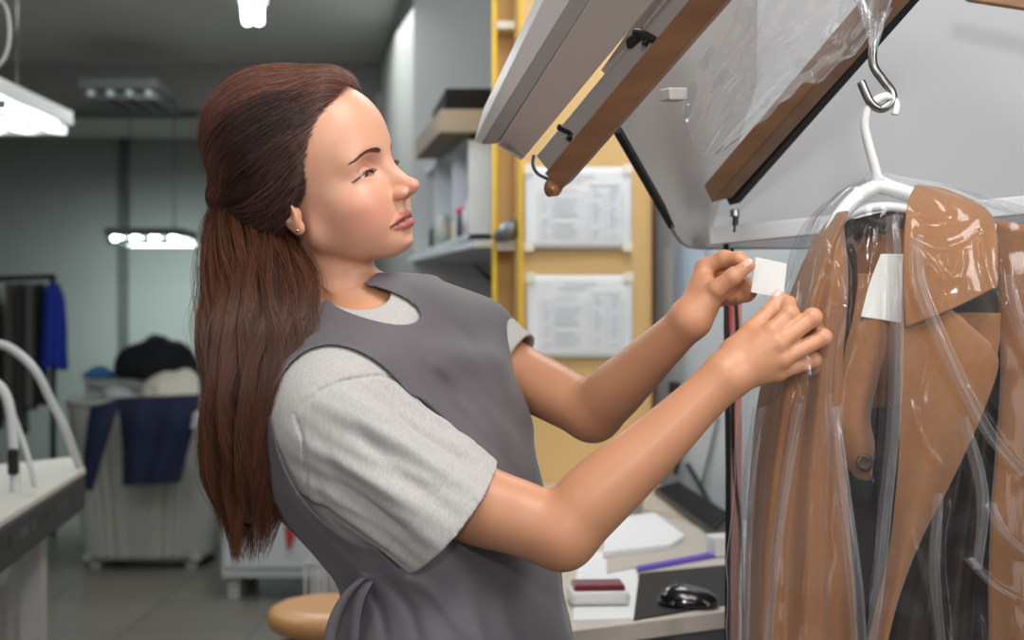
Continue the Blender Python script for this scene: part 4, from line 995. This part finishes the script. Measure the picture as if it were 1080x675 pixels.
# pencil pot behind her elbow
pc = on(652, 541); pot = empty('round_basket', pc, 'white round mesh basket behind her elbow on the desk', 'basket')
bm = bmesh.new(); add_lathe(bm, pc, [(.060, 0), (.084, .13), (.088, .135), (.080, .140), (.056, .006), (.0001, .006)]); o = bmobj('bowl', bm, mat('pot_white', srgb(210, 212, 214), rough=.4), None, True); adopt(pot, o)
pn = tube('pencil', [Vector(pc)+Vector((-.01, 0, .02)), Vector(pc)+Vector((.02, .0, .225))], .0055, mat('orange_pencil', srgb(236, 140, 40), rough=.4), seg=6, smoothn=2); tag(pn, 'orange pencil standing in the white basket', 'pencil')
pn = tube('pen', [Vector(pc)+Vector((.01, -.02, .02)), Vector(pc)+Vector((.028, -.03, .185))], .0055, M_BLACK, seg=8, smoothn=2); tag(pn, 'dark pen standing in the white basket beside the pencil', 'pen')
# wall to the right of the board: pale, with plugs, papers and cables
M_WALLB = mat('pale_wall', srgb(214, 222, 228), rough=.6, noise_amt=.03, noise_scale=3)
bm = bmesh.new(); add_prism(bm, [Vector(q) for q in (PA(691, 345, 4.1)*[1, 1, 0], PA(1000, 337, 2.7)*[1, 1, 0], PA(1000, 337, 2.7)*[1, 1, 0]+[0, 0, 3.0], PA(691, 345, 4.1)*[1, 1, 0]+[0, 0, 3.0])], (.06, .02, 0)); o = bmobj('wall_right', bm, M_WALLB); tag(o, kind='structure')
def wallpt(px, py, off=.01):
    """point on that wall"""
    a = PA(691, 345, 4.1); b = PA(1000, 337, 2.7); s = (px-540)/F; t = (s*a[1]-a[0])/((b[0]-a[0])-s*(b[1]-a[1])); q = a+(b-a)*t; d = q[1]-off; return PA(px, py, d)
for (x0, y0, x1, y1, lb) in ((712, 255, 744, 318, 'pale blue sheet on the wall behind her far hand'), (699, 262, 710, 340, 'narrow white sheet on the wall beside the board')):
    bm = bmesh.new(); add_prism(bm, [Vector(wallpt(a, b, .02)) for a, b in ((x0, y0), (x1, y0), (x1, y1), (x0, y1))], (0, -.002, 0)); o = bmobj('wall_sheet', bm, mat('sheet_blue' if x1-x0 > 20 else 'sheet_white', srgb(196, 214, 234) if x1-x0 > 20 else srgb(236, 236, 236), rough=.7)); tag(o, lb, 'paper')
wc = wallpt(712, 410, .02); pg = empty('power_plug', wc, 'black power plug with its cord in the wall behind the arms', 'plug')
o = box('plug_body', Vector(wc), (.035, .04, .045), M_BLACK, None, .006); adopt(pg, o)
o = tube('cord', [wc+[0, -.02, -.02], wallpt(709, 440, .03), wallpt(716, 470, .03), wallpt(712, 500, .03)], .006, M_BLACK); adopt(pg, o)
cd = tube('thin_cable', [wallpt(757, 440, .02), wallpt(748, 480, .02), wallpt(740, 512, .03)], .004, mat('grey_cable', srgb(110, 116, 120), rough=.5)); tag(cd, 'thin grey cable hanging down the pale wall', 'cable')
cd = tube('wall_cable', [wallpt(725, 490, .02), wallpt(738, 512, .02), wallpt(750, 535, .03)], .007, M_BLACK); tag(cd, 'short dark cable slanting behind the keyboard', 'cable')
cb = tube('black_cable', [PA(766, 255, 1.98), PA(766, 320, 1.95), PA(767, 400, 1.93), PA(768, 520, 1.92), PA(767, 700, 1.92), PA(767, 1000, 1.92), PA(767, 1350, 1.92)], .0042, M_DARK, smoothn=8); tag(cb, 'straight black cable hanging in front of the desk', 'cable')
cb = tube('black_cable', [PA(772, 262, 2.0), PA(778, 360, 1.98), PA(773, 430, 1.98), PA(775, 500, 1.98), PA(781, 560, 1.98), PA(783, 640, 1.97), PA(786, 760, 1.99), PA(788, 1000, 1.99), PA(788, 1318, 1.99)], .0030, M_DARK, smoothn=8); tag(cb, 'curving black cable hanging beside the coat bag', 'cable')
ph = bar('pink_post', PA(775, 310, 2.05), PA(775, 1285, 2.05), .018, .03, mat('pink_paint', srgb(214, 150, 140), rough=.5), None, (0, -1, 0)); tag(ph, 'thin pink upright post behind the black cables', 'post')
rd = bar('red_cover', PA(768, 322, 2.03), PA(767, 352, 2.03), .012, .014, mat('red_plastic', srgb(216, 60, 50), rough=.4), None, (0, -1, 0), .004); adopt(ph, rd); rd['label'] = 'short red cover'
# ================================================================ BACKGROUND
M_WALLG = mat('grey_wall', srgb(150, 150, 147), rough=.8, noise_amt=.03, noise_scale=1)
M_WALLL = mat('light_grey_wall', srgb(176, 178, 177), rough=.8, noise_amt=.03, noise_scale=1)
M_CEIL = mat('ceiling_paint', srgb(206, 206, 200), rough=.9)
def floor_mat():
    m = bpy.data.materials.new('floor_tiles'); m.use_nodes = True; nt = m.node_tree; b = nt.nodes['Principled BSDF']; L = nt.links
    tc = nt.nodes.new('ShaderNodeTexCoord'); br = nt.nodes.new('ShaderNodeTexBrick'); br.offset = 0; br.inputs['Scale'].default_value = 1
    br.inputs['Brick Width'].default_value = .6; br.inputs['Row Height'].default_value = .6; br.inputs['Mortar Size'].default_value = .006
    br.inputs['Color1'].default_value = srgb(126, 122, 114); br.inputs['Color2'].default_value = srgb(118, 114, 107); br.inputs['Mortar'].default_value = srgb(80, 80, 80)
    L.new(tc.outputs['Object'], br.inputs['Vector']); L.new(br.outputs['Color'], b.inputs['Base Color']); b.inputs['Roughness'].default_value = .35
    return m
def struct(name, c, s, m, rz=0): o = box(name, c, s, m, None, 0, Matrix.Rotation(rz, 3, 'Z')); return tag(o, kind='structure')
struct('floor', (0, 5, -.05), (16, 20, .1), floor_mat())
struct('ceiling', (0, 5, 3.05), (16, 20, .1), M_CEIL)
struct('wall_back', (-3, 11.1, 1.5), (12, .2, 3.1), M_WALLG)
struct('wall_left', (-7.0, 5, 1.5), (.2, 14, 3.1), M_WALLG)
struct('trim_1', (-4.0, 7.9, 2.86), (9.0, .35, .28), mat('beam_paint', srgb(112, 112, 110), rough=.8))
a = PA(395, 0, 8.0); b = PA(437, 0, 5.6)
bm = bmesh.new(); add_prism(bm, [Vector((a[0], a[1], 0)), Vector((b[0], b[1], 0)), Vector((b[0], b[1], 3.05)), Vector((a[0], a[1], 3.05))], (.1, .06, 0)); o = bmobj('wall_side', bm, M_WALLG); tag(o, kind='structure')
struct('wall_far_right', ((b[0]+2.2)/2+.0, 5.62, 1.5), (2.2-b[0], .1, 3.1), M_WALLL)
struct('trim_2', (PA(131, 0, 10.95)[0], 10.95, 1.5), (.05, .08, 3.0), mat('pipe_grey', srgb(90, 92, 92), rough=.7))
# louvre ceiling lights
M_GLOW = mat('tube_glow', (1, 1, 1, 1), emit=(.86, .95, 1, 1), estr=9.)
M_GLOW2 = mat('tube_glow_near', (1, 1, 1, 1), emit=(.80, .88, 1, 1), estr=14.)
M_GREYM2 = mat('grey_housing', srgb(110, 112, 112), rough=.5)
def fixture(cx, cy, z, w, l, n, label, drop=True, glow=None, lamp=0):
    r = empty('ceiling_light', (cx, cy, z), label, 'ceiling light')
    o = box('housing', (cx, cy, z+.05), (w, l, .06), M_WHP if n == 3 else M_GREYM2, None, .005); adopt(r, o)
    for k in range(n):
        o = tube('tube_lamp', [(cx-w/2+w*(k+.5)/n, cy-l*.46, z+.005), (cx-w/2+w*(k+.5)/n, cy+l*.46, z+.005)], .018, glow or M_GLOW, seg=10, smoothn=0); adopt(r, o)
    for k in range(5):
        o = box('louvre', (cx, cy-l/2+l*(k+.5)/5, z-.01), (w, .006, .035), M_STEEL, None); adopt(r, o)
    if drop:
        for s in (-1, 1):
            o = tube('suspension_wire', [(cx+s*w*.3, cy, z+.08), (cx+s*w*.3, cy, 3.0)], .004, M_STEEL, seg=6, smoothn=0); adopt(r, o)
    return r
q = PA(-16, 122, 5.0); fixture(q[0], q[1], q[2], .42, .8, 3, 'hanging louvred light at the left edge, white framed')
q = PA(138, 106, 7.2); fixture(q[0], q[1], 2.685, .42, .5, 4, 'square louvred ceiling light under the dark beam', False, mat('unlit_tube', srgb(190, 205, 205), rough=.3, emit=(.8, .9, 1, 1), estr=.08))
q = PA(160, 254, 9.6); fixture(q[0], q[1], q[2], .56, .5, 4, 'low hanging lit lamp near the far wall', True, mat('tube_glow_far', (1, 1, 1, 1), emit=(.8, 1, .98, 1), estr=22))
q = PA(267, 8, 4.6)
tb = empty('tube_light', q, 'bright twin tube light on the ceiling above her head', 'ceiling light')
for s in (-1, 1): o = tube('tube_lamp', [PA(267+s*6, 22, 4.6), PA(263+s*6, -55, 3.7)], .018, M_GLOW2, seg=10, smoothn=0); adopt(tb, o)
for k in ((267, 16, 4.6), (264, -40, 3.8)): o = tube('suspension_wire', [PA(*k)+[0, 0, .05], PA(*k)*[1, 1, 0]+[0, 0, 3.0]], .004, M_STEEL, seg=6, smoothn=0); adopt(tb, o)
o = bar('housing', PA(267, 16, 4.62)+[0, 0, .045], PA(263, -60, 3.72)+[0, 0, .045], .10, .02, M_WHP); adopt(tb, o)
# white wall cabinet with boxes
cab = empty('wall_cabinet', PA(480, 250, 4.6), 'white open fronted wall cabinet left of the wooden shelves', 'cabinet')
M_CABW = mat('cabinet_white', srgb(188, 193, 198), rough=.5)
def prismz(name, xy, z0, z1, m, parent=None):
    bm = bmesh.new(); add_prism(bm, [Vector((x, y, z0)) for x, y in xy], (0, 0, z1-z0)); o = bmobj(name, bm, m, None, False, .002)
    if parent is not None: adopt(parent, o)
    return o
def xy(px, d): return ((px-540)/F*d, d)
zt = P(0, 142, 4.5).z; zb = P(0, 252, 4.5).z
prismz('end_panel', [xy(494, 4.5), xy(522, 4.5), xy(522, 4.54), xy(494, 4.54)], zb, zt, M_CABW, cab)
prismz('top_board', [xy(494, 4.5), xy(522, 4.5), (xy(522, 5.55)), xy(448, 5.55)], zt-.02, zt, M_CABW, cab)
prismz('bottom_board', [xy(494, 4.5), xy(522, 4.5), (xy(522, 5.55)), xy(448, 5.55)], zb, zb+.02, M_CABW, cab)
prismz('back_board', [xy(521, 4.5), xy(523, 4.5), (xy(506, 5.55)), xy(504, 5.55)], zb, zt, mat('cabinet_back', srgb(150, 154, 156), rough=.6), cab)
for f_ in (.33, .70): 
    px = 494+(448-494)*f_*1.12; d = 4.5+1.05*f_
    prismz('divider', [xy(px, d), xy(px+24, d), xy(px+24, d+.02), xy(px, d+.02)], zb, zt, M_CABW, cab)
prismz('shelf_ledge', [xy(500, 4.4), xy(548, 4.4), (xy(522, 5.55)), xy(430, 5.55)], zb-.035, zb-.01, M_CABW, cab)
for (px, d, rr, h, col, lb) in ((488, 4.66, .030, .13, (190, 190, 190), 'white bottle with grey cap on the cabinet shelf'), (482, 4.85, .030, .12, (60, 60, 62), 'dark bottle in the cabinet behind the white bottle'), (474, 5.0, .026, .10, (226, 170, 40), 'yellow banded bottle in the cabinet'), (460, 5.2, .034, .12, (170, 172, 160), 'pale round jar in the cabinet'), (452, 5.35, .03, .10, (50, 54, 56), 'dark jar at the far end of the cabinet')):
    x, y = xy(px+8, d); bm = bmesh.new(); add_lathe(bm, (x, y, zb+.02), [(rr, 0), (rr, h*.7), (rr*.5, h*.82), (rr*.5, h), (.0001, h)], seg=18); o = bmobj('bottle', bm, mat('b%d%d%d' % col, srgb(*col), rough=.35), None, True); tag(o, lb, 'bottle', 'bottles and jars in the cabinet')
x, y = xy(494, 4.72); o = box('pink_box', (x, y, zb+.115), (.09, .08, .02), mat('magenta', srgb(206, 40, 90), rough=.5), None, .003); tag(o, 'small pink lid on the bottles in the cabinet', 'lid')
def obox(name, px0, px1, pxb, d, dd, z0, z1, m, lb, cat):
    bm = bmesh.new(); add_prism(bm, [Vector((*xy(px0, d), z0)), Vector((*xy(px1, d), z0)), Vector((*xy(px1, d+dd), z0)), Vector((*xy(pxb, d+dd), z0))], (0, 0, z1-z0)); o = bmobj(name, bm, m, None, False, .004); tag(o, lb, cat); return o
def Z(y, d): return CAMZ-(y-337.5)/F*d
z0 = zt+.001
obox('cardboard_box', 464, 524, 438, 4.45, .75, z0, Z(115, 4.45), mat('beige_card', srgb(136, 122, 108), rough=.8), 'beige cardboard box lying on top of the white cabinet', 'box')
obox('black_box', 470, 524, 456, 4.45, .5, Z(115, 4.45)+.001, Z(93, 4.45), mat('black_card', srgb(13, 13, 14), rough=.8, spec=.2), 'black box on top of the beige cardboard box', 'box')
hk = tube('wall_tool', [PA(500, 279, 5.5), PA(510, 288, 5.5), PA(520, 296, 5.5)], [.006, .008, .016], M_BLACK, smoothn=4); tag(hk, 'small black tool hanging on the grey wall under the cabinet', 'tool')
gp = pbox('grey_plate', 396, 98, 412, 150, 7.4, .04, mat('plate_dark', srgb(96, 98, 98), rough=.6)); tag(gp, 'dark grey switch plate on the wall beyond her forehead', 'plate')
# clothes rack at the far left
rk = empty('clothes_rack', PA(30, 480, 8.6), 'dark clothes rail at the far left full of garments', 'clothes rack')
o = tube('rail', [PA(-60, 296, 8.6), PA(58, 292, 8.6)], .02, M_DARK, smoothn=0); adopt(rk, o)
o = tube('post', [PA(56, 290, 8.6), Vector((P(56, 0, 8.6).x, 8.6, 0))], .02, M_DARK, smoothn=0); adopt(rk, o)
o = tube('post', [PA(-58, 290, 8.6), Vector((P(-58, 0, 8.6).x, 8.6, 0))], .02, M_DARK, smoothn=0); adopt(rk, o)
def garment(px, w, y1, col, lb, d=8.6, flare=1.1, cat='garment', grp='garments on the clothes rack', top=299):
    def fn(u, v):
        ww = w*(.45+.55*np.minimum(1, v*6))*(1+(flare-1)*v); x = px+(u-.5)*ww; th = (u-.5)*PI
        return np.stack([(x-540)/F*d, d-.09*np.cos(th)+.02*np.sin(u*19+3*v), CAMZ-((top+(y1-top)*v+2.5*np.sin(u*9)*v)-337.5)/F*d], 1)
    o = grid_mesh('hanging_garment', fn, 30, 20, mat('g%d%d%d' % col, srgb(*col), rough=.85), None, .015); tag(o, lb, cat, grp); return o
garment(-10, 24, 450, (30, 30, 32), 'black garment hanging at the left edge of the rack')
garment(13, 10, 440, (92, 88, 82), 'taupe garment on the rack beside the black one')
garment(24.5, 9, 455, (60, 62, 62), 'dark grey garment in the middle of the rack')
garment(35, 8, 430, (110, 106, 100), 'light grey garment on the rack before the dark blue ones')
garment(45, 9, 425, (26, 26, 34), 'near black garment between grey and blue on the rack')
garment(58, 16, 388, (34, 58, 170), 'bright blue garment at the right end of the rack', 8.5, 1.7)
# side table, wicker laundry basket and clothes
tbx = empty('side_table', PA(150, 540, 8.4), 'pale grey table against the far wall under the dark clothes', 'table')
z1 = Z(400, 8.4); a0 = P(88, 400, 8.4); b0_ = P(215, 400, 8.4)
o = box('table_top', ((a0.x+b0_.x)/2, 8.75, z1-.02), (b0_.x-a0.x, .7, .04), mat('table_grey', srgb(150, 152, 150), rough=.5), None, .004); adopt(tbx, o)
for x, y in ((a0.x+.03, 8.44), (b0_.x-.03, 8.44), (a0.x+.03, 9.06), (b0_.x-.03, 9.06)):
    o = box('leg', (x, y, (z1-.04)/2), (.05, .05, z1-.04), mat('table_grey', srgb(150, 152, 150), rough=.5)); adopt(tbx, o)
o = box('side_board', ((a0.x+b0_.x)/2, 8.46, z1-.25), (b0_.x-a0.x-.08, .02, .4), mat('table_grey', srgb(150, 152, 150), rough=.5)); adopt(tbx, o)
def heap(name, px, py, d, rx, ry, rz, col, lb, cat, seed=0):
    c = PA(px, py, d)
    f = lambda p: np.maximum(s_ell(p, c, (rx, ry, rz))+.02*vnoise(p, 16, seed)+.008*vnoise(p, 40, seed+1), -(p[:, 2]-c[2]))
    o = sdf_obj(name, f, c-np.array([rx+.08, ry+.08, .05]), c+np.array([rx+.08, ry+.08, rz+.1]), .014, mat('h%d%d%d' % col, srgb(*col), rough=.9)); tag(o, lb, cat); return o
heap('dark_clothes_pile', 166, 397, 8.6, .29, .25, .27, (24, 26, 28), 'heap of black clothes on the far table', 'clothes')
heap('blue_cloth', 104, 398, 8.6, .10, .14, .06, (50, 110, 160), 'small blue cloth on the far table left of the black heap', 'cloth', 4)
bk = empty('laundry_basket', PA(165, 570, 7.6), 'tall white plastic laundry basket with the navy sweater over it', 'basket')
zc = Z(425, 7.4); 
def bask(u, v):
    th = 2*PI*u; t = .36+.10*(1-v); x0 = P(163, 0, 7.7).x
    e = .5; X = x0+t*1.0*np.sign(np.cos(th))*np.abs(np.cos(th))**e; Y = 7.7+t*.8*np.sign(np.sin(th))*np.abs(np.sin(th))**e
    rib = .010*np.sin(44*th)*np.clip((v-.25)*6, 0, 1); return np.stack([X+rib*np.cos(th), Y+rib*np.sin(th), .06+(zc-.06)*(1-v)], 1)
M_BASK = mat('basket_white', srgb(172, 172, 164), rough=.6)
o = grid_mesh('basket_wall', bask, 400, 30, M_BASK, None, .012); adopt(bk, o)
o = tube('rim', [Vector(bask(np.array([u]), np.array([0.]))[0]) for u in np.linspace(0, 1, 41)], .018, M_BASK, smoothn=0, cap=False); adopt(bk, o)
o = box('base', (P(163, 0, 7.7).x, 7.7, .07), (.68, .52, .04), M_BASK); adopt(bk, o)
for sx in (-1, 1):
    for sy in (-1, 1): o = box('foot', (P(163, 0, 7.7).x+sx*.28, 7.7+sy*.2, .025), (.06, .06, .05), M_BASK); adopt(bk, o)
heap('white_cloth', 190, 420, 7.6, .24, .22, .16, (206, 200, 186), 'cream cloth heaped in the laundry basket', 'cloth', 7)
heap('grey_cloth', 126, 420, 7.6, .10, .15, .07, (170, 172, 168), 'light grey cloth in the basket left of the cream cloth', 'cloth', 9)
# navy sweater draped over the basket front
sw = empty('navy_sweater', PA(155, 500, 7.15), 'navy blue sweater hung over the front of the laundry basket', 'sweater')
M_NAVY = mat('navy_knit', srgb(18, 26, 54), rough=.9, noise_amt=.1, noise_scale=20)
def pdrape(name, L_, R_, **k): return drape(name, L_, R_, M_NAVY, sw, **k)
pdrape('body', [(122, 420, 7.2), (126, 440, 7.15), (130, 475, 7.15), (131, 512, 7.15)], [(212, 416, 7.2), (206, 445, 7.15), (196, 480, 7.15), (190, 508, 7.15)], bulge=.03, folds=[(.015, 2, 1, 2)], thick=.02)
pdrape('sleeve', [(96, 430, 7.2), (92, 460, 7.15), (90, 490, 7.15), (92, 516, 7.15)], [(128, 420, 7.2), (118, 450, 7.15), (106, 485, 7.15), (97, 516, 7.15)], bulge=.03, thick=.02)
heap('white_sock', 214, 452, 7.1, .07, .06, .10, (205, 206, 204), 'rounded white cloth beside the navy sweater', 'cloth', 3)
# white storage chest behind her hair with a red cloth
ch = empty('white_chest', PA(275, 600, 6.9), 'low white chest of drawers behind her hair', 'chest')
z1 = Z(500, 6.6); xa, xb = P(234, 0, 6.6).x, P(345, 0, 6.6).x
o = box('carcass', ((xa+xb)/2, 6.9, .12+(z1-.12)/2), (xb-xa, .6, z1-.12), mat('chest_white', srgb(196, 198, 198), rough=.5), None, .006); adopt(ch, o)
for k in range(2):
    o = box('drawer', ((xa+xb)/2, 6.59, .16+(z1-.16)*(k+.5)/2), (xb-xa-.04, .02, (z1-.16)/2-.03), mat('chest_white', srgb(196, 198, 198), rough=.5), None, .004); adopt(ch, o)
for sx in (xa+.05, xb-.05): o = box('foot', (sx, 6.9, .06), (.06, .5, .12), M_GREYM); adopt(ch, o)
rg = drape('red_cloth', [(300, 545, 6.565), (301, 560, 6.565), (303, 578, 6.565)], [(313, 545, 6.565), (311, 562, 6.565), (306, 578, 6.565)], mat('red_rag', srgb(180, 40, 44), rough=.8), None, .002, thick=.01); tag(rg, 'small red cloth hanging on the white chest', 'cloth')
# stool with a tan seat
st = empty('stool', PA(335, 700, 3.2), 'low stool with a tan padded seat behind her waist', 'stool')
sc_ = PA(350, 650, 3.4)
f = lambda p: s_ell(p, sc_, (.155, .155, .052))+.0
o = sdf_obj('seat', lambda p: smax(s_ell(p, sc_, (.17, .17, .09)), np.abs(p[:, 2]-sc_[2])-.035, .03), sc_-.2, sc_+.2, .006, mat('tan_vinyl', srgb(204, 150, 98), rough=.35)); adopt(st, o)
o = tube('post', [Vector(sc_)-Vector((0, 0, .03)), Vector((sc_[0], sc_[1], .06))], .025, M_STEEL, smoothn=0); adopt(st, o)
o = tube('lever', [Vector(sc_)+Vector((0, 0, -.05)), Vector(sc_)+Vector((-.10, -.05, -.055)), Vector(sc_)+Vector((-.16, -.06, -.07))], .009, M_STEEL, smoothn=3); adopt(st, o)
for k in range(5):
    a_ = 2*PI*k/5; o = tube('leg', [(sc_[0], sc_[1], .09), (sc_[0]+.26*math.cos(a_), sc_[1]+.26*math.sin(a_), .04)], .018, M_STEEL, smoothn=0); adopt(st, o)
    bm = bmesh.new(); add_lathe(bm, (sc_[0]+.26*math.cos(a_)-.012, sc_[1]+.26*math.sin(a_), .028), [(.0001, 0), (.027, 0), (.027, .024), (.0001, .024)], axis=(1, 0, 0)); o = bmobj('caster', bm, M_BLACK, None, True); adopt(st, o)
# wire crate beside the stool
wk = empty('wire_crate', PA(345, 620, 5.2), 'pale wire crate standing between the chest and the stool', 'crate')
wx0, wx1, wz1 = P(322, 0, 5.2).x, P(372, 0, 5.2).x, Z(596, 5.2)
for k in range(8):
    x = wx0+(wx1-wx0)*k/7; o = tube('upright_wire', [(x, 5.2, 0.01), (x, 5.2, wz1)], .005, M_GREYM, seg=6, smoothn=0); adopt(wk, o)
    o = tube('upright_wire', [(x, 5.5, 0.01), (x, 5.5, wz1)], .005, M_GREYM, seg=6, smoothn=0); adopt(wk, o)
for z in (.02, wz1*.5, wz1): o = tube('ring_wire', [(wx0, 5.2, z), (wx1, 5.2, z), (wx1, 5.5, z), (wx0, 5.5, z), (wx0, 5.2, z)], .007, M_GREYM, seg=6, smoothn=0); adopt(wk, o)
# ironing table at the left edge with white steam hoses
it = empty('ironing_table', PA(20, 640, 3.1), 'white topped ironing table running in from the left edge', 'ironing table')
itp = [(-80, 545, 2.4), (-80, 470, 3.9), (84, 488, 3.75), (86, 496, 3.7)]
zI = Z(490, 3.75)
tp = [np.array([*xy(-60, 2.2), zI]), np.array([*xy(-60, 3.45), zI]), np.array([*xy(84, 3.80), zI]), np.array([*xy(90, 3.50), zI])]
bm = bmesh.new(); add_prism(bm, [Vector(q) for q in tp], (0, 0, .02)); o = bmobj('padded_top', bm, mat('iron_cover', srgb(192, 190, 182), rough=.8), None, False, .006); adopt(it, o)
bm = bmesh.new(); add_prism(bm, [Vector(q)*1.0-Vector((0, 0, .001)) for q in tp], (0, 0, -.09)); o = bmobj('vacuum_box', bm, mat('dark_box', srgb(52, 54, 56), rough=.5), None, False, .004); adopt(it, o)
for k in range(7):
    t0_ = .25+.09*k; e0 = tp[0]+(tp[3]-tp[0])*t0_; e1 = tp[0]+(tp[3]-tp[0])*(t0_+.055); bm = bmesh.new(); add_prism(bm, [Vector(e0)-Vector((0, .004, .03)), Vector(e1)-Vector((0, .004, .03)), Vector(e1)-Vector((0, .004, .05)), Vector(e0)-Vector((0, .004, .05))], (0, .004, 0))
    o = bmobj('vent_slot', bm, mat('slot_pale', srgb(170, 170, 168), rough=.5)); adopt(it, o)
for q in (tp[1]+[.3, -.15, 0], tp[3]+[-.25, .05, 0]):
    o = box('leg', (q[0], q[1], (zI-.09)/2), (.05, .05, zI-.09), M_GREYM); adopt(it, o)
M_HOSE = mat('white_hose', srgb(205, 208, 208), rough=.4)
for pts, r_, lb in (([(-20, 366, 3.3), (0, 363, 3.3), (18, 372, 3.3), (38, 392, 3.3), (55, 425, 3.35), (70, 455, 3.4), (86, 500, 3.5)], .011, 'white arched steam hose support over the ironing table'),
                    ([(-20, 398, 3.0), (0, 408, 3.0), (10, 430, 3.0), (14, 470, 3.0), (16, 520, 3.0), (12, 570, 3.0), (0, 615, 3.0)], .012, 'thick white steam hose hanging at the left edge'),
                    ([(-10, 400, 3.1), (8, 425, 3.1), (22, 460, 3.1), (34, 500, 3.1), (40, 540, 3.15)], .007, 'thin white cord hanging beside the steam hose'),
                    ([(0, 0, 3.3), (7, 10, 3.3), (10, 35, 3.3), (6, 58, 3.3), (-4, 72, 3.3)], .005, 'thin white cord looping down in the top left corner')):
    o = tube('steam_hose' if 'hose' in lb[:26] else 'hanging_cable', [PA(*p) for p in pts], r_, M_HOSE); tag(o, lb, 'hose' if 'hose' in lb[:26] else 'cord')
cn = box('hose_coupling', Vector(PA(14, 487, 2.98)), (.022, .022, .06), M_DARK, None, .005); tag(cn, 'small dark coupling on the thick white hose', 'coupling')
# ================================================================ LIGHT
def area(name, loc, size, power, col=(1, 1, 1), target=None, sizey=None):
    l = bpy.data.lights.new(name, 'AREA'); l.energy = power; l.size = size; l.color = col[:3]
    if sizey: l.shape = 'RECTANGLE'; l.size_y = sizey
    o = bpy.data.objects.new(name, l); C.objects.link(o); o.location = loc
    if target is not None: o.rotation_euler = (Vector(target)-Vector(loc)).to_track_quat('-Z', 'Y').to_euler()
    return o
w = bpy.data.worlds.new('world'); bpy.context.scene.world = w; w.use_nodes = True
w.node_tree.nodes['Background'].inputs[0].default_value = (.85, .92, 1, 1); w.node_tree.nodes['Background'].inputs[1].default_value = .32
area('ceiling_panel_key', (.30, .75, 2.75), .7, 22, (1, .975, .95), (.1, 1.5, 1.4), .9)
area('ceiling_panel_front', (-1.1, .0, 2.6), .7, 5, (1, .97, .94), (.05, 1.5, 1.4), 1.0)
area('ceiling_panel_desk', (.3, 2.9, 2.95), .8, 16, (1, .98, .95), (.3, 3.0, 0), .8)
area('ceiling_panel_left', (-2.2, 3.8, 2.95), 1.2, 24, (.92, 1, 1), (-2.2, 4.2, 0), 1.2)
area('ceiling_panel_middle', (-.9, 6.0, 2.9), 1.2, 32, (.94, 1, 1), (-1.2, 6.2, 0), 1.2)
area('ceiling_panel_far', (-2.7, 9.7, 2.0),   .5, 40, (.78, 1, .97), (-2.7, 10.6, .9), .5)
area('lamp_behind_camera', (.06, -.45, 1.95), .14, 9, (1, .985, .97), (.15, 1.5, 1.35), .14)
area('tube_light_glow', (-.55, 3.9, 2.6), .3, 6, (.93, .97, 1), (.0, 5.4, 1.9), .8)
area('added_strip_left', (-1.7, -.3, 1.35), .35, 4, (.95, .97, 1), (.4, 1.4, 1.2), 1.7)  # unseen strip light, added to put streaks on the bag film
area('wall_lamp_right', (1.15, .25, 2.0), .5, 10, (1, .98, .96), (-.1, 1.5, 1.55), .5)
area('added_strip_right', (1.9, .2, 1.3), .35, 4, (1, .97, .97), (.4, 1.4, 1.2), 1.7)  # matching unseen strip added on the right, also for bag streaks
# ---------------------------------------------------------------- camera and picture
cam = bpy.data.cameras.new('camera'); co = bpy.data.objects.new('camera', cam); C.objects.link(co)
co.location = (0, 0, CAMZ); co.rotation_euler = (PI/2, 0, 0)
cam.lens = 45; cam.sensor_width = 36; cam.clip_start = .05
cam.dof.use_dof = True; cam.dof.focus_distance = 1.45; cam.dof.aperture_fstop = 4.5
bpy.context.scene.camera = co
vs = bpy.context.scene.view_settings
vs.view_transform = 'Standard'; vs.look = 'None'; vs.gamma = 1; vs.exposure = 0.0; vs.use_curve_mapping = False
